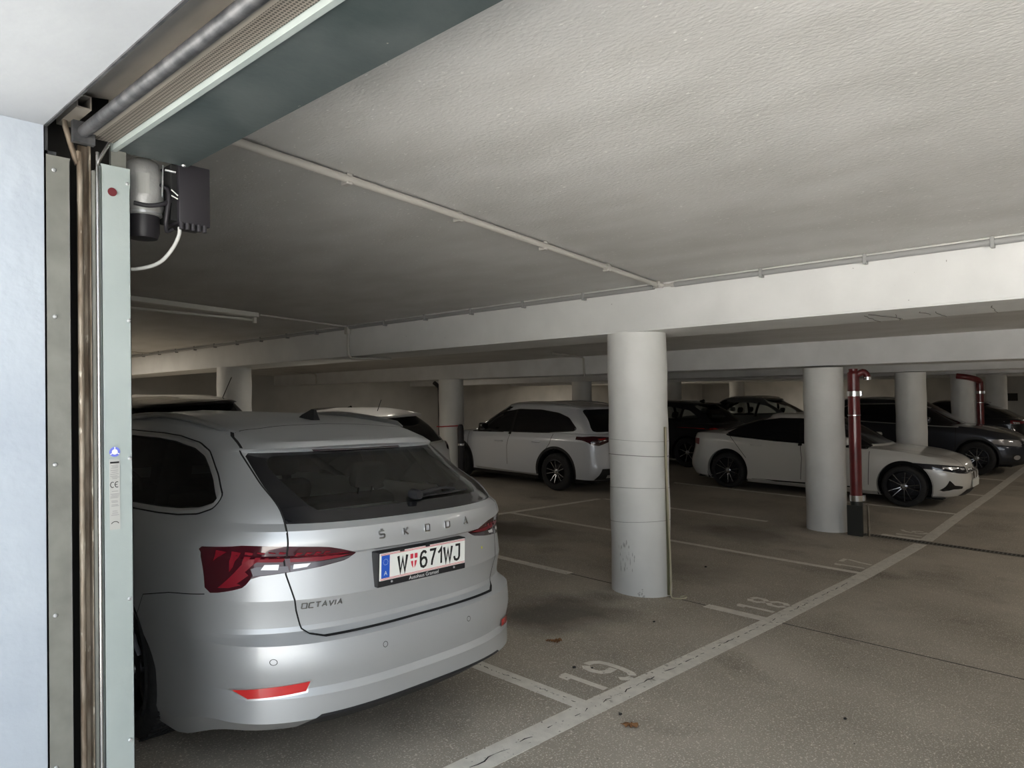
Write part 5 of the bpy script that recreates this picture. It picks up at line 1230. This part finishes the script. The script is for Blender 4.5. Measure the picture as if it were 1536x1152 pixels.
    make_car(dict(name='black_car', x=.62, y=5.75, yaw=0, pitch=.03, roll=.045, L=4.4, W=1.84, H=1.62, wb=2.65, ro=.87, rw=.34, rod=.9, rodx=.58, rodtop=(.03, -.2, .26), paint=M_blackpaint, belt=1.08, top=[(0, 1.08), (.5, 1.10), (2, 1.08), (3.3, 1.02), (3.8, .95), (4.4, .75)], gb=(.17, 3.4), gt=(.55, 2.4), roof=[(.2, 1.54), (.8, 1.59), (1.5, 1.62), (2.2, 1.62), (3, 1.54)], wt=.66, dlo=D, spoiler=.12,
        label='tall black car at far left, its roof above the silver estate beside the grey column', ns=60))
    # black crossover behind the nearest column
    D = [(3.3, 1.06), (1.8, 1.10), (.75, 1.17), (.72, 1.21), (.98, 1.38), (1.5, 1.46), (2.4, 1.46), (2.8, 1.32)]
    make_car(dict(name='black_crossover', x=13.35, y=5.18, yaw=0, pitch=.03, L=4.5, W=1.84, H=1.62, wb=2.65, ro=.95, rw=.36, rim=.24, paint=M_blackpaint, belt=1.08, top=[(0, 1.06), (.5, 1.08), (2, 1.07), (3.3, 1.02), (3.8, .95), (4.5, .75)], gb=(.17, 3.4), gt=(.85, 2.4), roof=[(.2, 1.50), (.8, 1.57), (1.5, 1.62), (2.2, 1.62), (3, 1.54)], spoiler=.18, wt=.63, dlo=D, see=True, fin=[1.0], nsp=7, spoke='multi', pillars=[(2.2, -.02), (1.2, -.05)],
        lights=[([(-.95, 1.0), (-.80, 1.01), (-.45, .97), (-.45, .93), (-.62, .90), (-.80, .86), (-.92, .92)], M_redlens, 'tail_light', False), ([(-.9, .70), (-.72, .72), (-.74, .66), (-.88, .62)], M_redlens, 'rear_reflector', False)],
        decals=[('B', [(-.90, .965), (-.80, .985), (-.72, .955), (-.78, .935), (-.86, .945)], M_redbright, 'light_segment', .003), ('B', [(-.66, .965), (-.54, .96), (-.50, .94), (-.62, .94)], M_redbright, 'light_segment', .003), ('B', [(-.88, .69), (-.74, .71), (-.76, .68), (-.87, .655)], M_redbright, 'light_segment', .004)],
        label='black crossover with red tail lights, partly hidden by the nearest column'))
    # grey-green crossover beyond
    D = [(3.3, 1.04), (1.8, 1.08), (.72, 1.15), (.72, 1.20), (1.0, 1.36), (1.5, 1.44), (2.4, 1.44), (2.8, 1.30)]
    make_car(dict(name='crossover_car', x=17.3, y=4.85, yaw=0, pitch=.03, L=4.5, W=1.84, H=1.62, wb=2.65, ro=.92, rw=.35, paint=M_teal, belt=1.06, top=[(0, 1.04), (.5, 1.06), (2, 1.05), (3.3, 1.0), (3.8, .93), (4.5, .72)], gb=(.2, 3.4), gt=(1.05, 2.4), roof=[(.2, 1.48), (.8, 1.54), (1.3, 1.60), (2.0, 1.62), (3, 1.50)], spoiler=.10, wt=.64, dlo=D, see=True, rails=(1.0, 2.6, M_alu), pillars=[(2.2, -.02), (1.3, -.05)],
        lights=[([(-.95, 1.0), (-.80, 1.0), (-.5, .97), (-.6, .88), (-.95, .88)], M_redlens, 'tail_light', False)], label='grey-green crossover with roof rails, glimpsed above the white saloon roof', ns=60))
    # white saloon
    D = [(.90, 1.06), (.98, 1.03), (1.9, .985), (3.3, .945), (3.50, .94), (3.56, .96), (3.05, 1.26), (2.75, 1.37), (2.3, 1.405), (1.9, 1.395), (1.45, 1.32), (1.1, 1.18)]
    hood = [(0, 1.00), (.35, 1.055), (.8, 1.06), (1.5, 1.01), (2.6, .975), (3.5, .955), (4.0, .925), (4.5, .86), (4.8, .80), (4.98, .71)]
    SP = dict(name='saloon_car', x=11.0, y=4.95, yaw=PI, pitch=PT, roll=.0, L=4.98, W=1.84, H=1.50, wb=3.14, ro=.96, rw=.345, rim=.262, gap=.075, Df=.55, nf=3.1, hl=.75, tl=.34, my=3.18, paint=M_bmw, belt=.94, g=.17, top=hood, gb=(.62, 3.72), gt=(1.62, 2.75), roof=[(1.0, 1.42), (1.6, 1.475), (2.2, 1.505), (2.8, 1.495), (3.4, 1.42)], wt=.60, inset=.11, dlo=D, sq=3.0, nsp=5, spoke='double', trim=M_blackgloss,
        lights=[([(-.95, .745), (-.86, .752), (-.60, .725), (-.30, .695), (-.28, .625), (-.48, .60), (-.70, .615), (-.88, .67)], M_headlamp, 'headlight', True), ([(-.95, .94), (-.55, .95), (-.45, .92), (-.60, .86), (-.95, .80)], M_redlight, 'tail_light', False)],
        gaps=[[(2.40, .30), (2.42, .7), (2.38, .96)], [(3.55, .32), (3.56, .9)], [(1.0, 1.02), (1.12, .9), (1.35, .62)]], bonnet=(3.55, .72, 4.95, .34), handles=[(2.62, .84), (1.55, .88)], handle_mat=M_bmw, pillars=[(2.38, -.05)], rimmat=M_rimmix,
        decals=[('F', [(-.84, .30), (-.80, .50), (-.745, .42), (-.60, .40), (-.60, .36), (-.745, .355)], M_blackgloss, 'air_intake', .003), ('F', [(-.50, .22), (-.44, .34), (.44, .34), (.50, .22)], M_blackplastic, '!lower_grille', .003),
                ('F', [(-.82, .715), (-.62, .700), (-.64, .68), (-.74, .668), (-.80, .69)], M_whitelens, 'lamp_block', .003), ('F', [(-.55, .69), (-.38, .675), (-.40, .652), (-.52, .655)], M_whitelens, 'lamp_block', .003),
                ('R', [(3.32, .245), (3.36, .27), (1.45, .235), (1.48, .21)], M_blackgloss, '!sill_shadow', .002)],
        plate=[(True, 4.985, .42, 1)], label='white saloon in the middle distance, nose towards the aisle beside the red downpipe')
    car, bv, M = make_car(SP); bmw_kidney(car, bv, 4.98)
    # graphite off-roader
    D = [(.7, 1.13), (1.8, 1.09), (3.2, 1.05), (3.55, 1.05), (3.60, 1.08), (3.1, 1.38), (2.8, 1.49), (2.2, 1.54), (1.3, 1.51), (.9, 1.38)]
    hood = [(0, 1.10), (.6, 1.13), (1.8, 1.10), (3.4, 1.06), (3.8, 1.04), (4.3, .96), (4.6, .86), (4.85, .74)]
    make_car(dict(name='off_roader', x=16.35, y=4.55, yaw=PI, pitch=PT, L=4.85, W=1.90, H=1.66, wb=2.90, ro=1.0, rw=.37, rim=.24, g=.22, paint=M_darkgrey, belt=1.07, top=hood, gb=(.2, 3.55), gt=(.7, 2.65), roof=[(.2, 1.58), (.8, 1.62), (1.6, 1.66), (2.4, 1.66), (3.2, 1.58)], wt=.66, dlo=D, sq=2.8, spoke='double', clad=.34, trim=M_alu, rails=(.9, 2.6, M_alu),
        lights=[([(-.92, .80), (-.80, .815), (-.52, .80), (-.50, .70), (-.62, .66), (-.86, .69), (-.92, .74)], M_clearlens, 'headlight', True)], gaps=[[(3.5, .35), (3.5, 1.04)], [(2.35, .35), (2.35, 1.06)]], handles=[(2.6, .95), (1.5, .98)],
        decals=[('F', [(-.42, .50), (-.46, .78), (.46, .78), (.42, .50)], M_blackgloss, '!grille', .004), ('F', [(-.43, .60), (-.44, .635), (.44, .635), (.43, .60)], M_chrome, '!grille_bar', .008), ('F', [(-.44, .70), (-.45, .735), (.45, .735), (.44, .70)], M_chrome, '!grille_bar', .008), ('F', [(-.85, .765), (-.60, .765), (-.60, .72), (-.82, .715)], M_clearlens, 'lamp_block', .003),
                ('F', [(-.80, .36), (-.62, .36), (-.62, .50), (-.80, .50)], M_blackplastic, 'fog_light_panel', .003), ('F', [(-.735 + .05 * math.cos(a), .43 + .05 * math.sin(a)) for a in np.linspace(0, 2 * PI, 13)[:-1]], M_clearlens, 'fog_light', .006)],
        label='dark graphite off-roader at the right, headlight and wheel arch towards the aisle', bonnet=(3.6, .72, 4.7, .45)))
    # dark hatch at the far right
    D = [(3.1, .98), (1.8, 1.02), (.9, 1.08), (1.15, 1.30), (1.7, 1.38), (2.4, 1.36), (2.8, 1.22)]
    make_car(dict(name='hatchback_car', x=21.35, y=.25, yaw=0, pitch=.03, L=4.4, W=1.82, H=1.47, wb=2.65, ro=.85, rw=.33, paint=M_blackpaint, belt=1.0, top=[(0, 1.0), (.5, 1.02), (2, .99), (3.1, .95), (3.7, .88), (4.4, .68)], gb=(.22, 3.2), gt=(1.1, 2.3), roof=[(.2, 1.38), (.8, 1.44), (1.5, 1.50), (2.2, 1.50), (3, 1.40)], wt=.62, dlo=D, spoiler=.1,
        lights=[([(-.95, .98), (-.80, .98), (-.50, .95), (-.50, .90), (-.95, .88)], M_redlight, 'tail_light', False)], plate=[(False, .07, .78, -1)], decals=[('B', [(-.85, .94), (-.72, .93), (-.72, .88), (-.85, .88)], M_chrome, 'lamp_block', .004)],
        label='dark hatchback farthest right, tail lights and plate towards the aisle', ns=60))
M_rimlight2 = mat('grey_wheel_metal', (.28, .28, .29), .3, .9)
M_rimmix = mat('two_tone_wheel_metal', (.42, .42, .43), .22, .95)
# ------------------------------------------------------------------ light
def lights():
    w = bpy.data.worlds.new('sky'); SC.world = w; w.use_nodes = True; t = w.node_tree; bg = t.nodes['Background']
    N = t.nodes.new; L = t.links.new
    tc = N('ShaderNodeTexCoord'); sp = N('ShaderNodeSeparateXYZ'); r = N('ShaderNodeValToRGB'); L(tc.outputs['Generated'], sp.inputs[0]); L(sp.outputs['Z'], r.inputs[0])
    r.color_ramp.elements[0].position = .0; r.color_ramp.elements[0].color = (.62, .66, .70, 1); r.color_ramp.elements[1].position = .5; r.color_ramp.elements[1].color = (.80, .90, 1., 1)
    L(r.outputs[0], bg.inputs[0]); bg.inputs[1].default_value = SKY
    # portal in the doorway : tells the sampler where the sky is
    l = bpy.data.lights.new('door_portal', 'AREA'); l.shape = 'RECTANGLE'; l.size = 9.6; l.size_y = 2.6; l.cycles.is_portal = True
    o = bpy.data.objects.new('door_portal', l); COL.objects.link(o)
    o.matrix_world = Matrix(((0, 0, -1, -2.9), (1, 0, 0, -4.7), (0, -1, 0, 1.25), (0, 0, 0, 1))) @ Matrix.Rotation(PI, 4, 'Y')
    sn = bpy.data.lights.new('sun', 'SUN'); sn.energy = SUN; sn.angle = .01; sn.color = (1., .96, .90); so = bpy.data.objects.new('sun', sn); COL.objects.link(so)
    so.rotation_euler = Vector((-.50, .10, -.86)).to_track_quat('-Z', 'Y').to_euler()
    # unseen strip lamps, several added as interior fill, outside the frame or behind beams
    def lamp(x, y, e, lab, lx=1.5, warm=(1., .92, .80)):
        c = empty('ceiling_lamp', (x, y, zc(x))); tag(c, lab, 'ceiling lamp', 'lit strip lamps')
        b = NB(); box(b, -.78, .78, -.05, .05, -.06, 0, bev=.008); link('housing', b, M_lampwhite, c)
        b = NB(); tube(b, [(-.72, 0, -.085), (.72, 0, -.085)], .016, 10); link('fluorescent_tube', b, M_litlamp, c, 60)
        a = bpy.data.lights.new('lamp_light', 'AREA'); a.shape = 'RECTANGLE'; a.size = lx; a.size_y = .1; a.energy = e; a.color = warm; ao = bpy.data.objects.new('lamp_light', a); COL.objects.link(ao); ao.location = (x, y, zc(x) - .12)
    for a in LAMPS: lamp(*a)
EXPOSURE = .42
SKY = 2.2
SUN = 45.
LAMPS = [(-.2, 11.6, 80, 'lit strip lamp behind the left side of the door, over the far left bays'), (5.2, -4.6, 30, 'added fill lamp over the aisle behind the first beam'), (10.2, -4.6, 40, 'added fill lamp over the aisle beyond the drain'), (15.2, -4.6, 40, 'added fill lamp over the aisle, fourth bay'), (25.2, -2.5, 45, 'lit strip lamp over the aisle, farthest'),  # nearer aisle lamps are added to brighten the interior
    (3.95, 7.4, 8, 'added fill lamp between the first two beams, over the white hatchback'), (10.2, 13., 16, 'lit strip lamp over the second aisle, middle'), (20., 13., 60, 'lit strip lamp over the second aisle, far end'), (29.5, 10., 50, 'added fill lamp in the far corner')]  # between-beams and far-corner lamps are added fill for dim columns and walls
garage(); markings(); services(); door_parts(); cars(); lights(); setup_view()
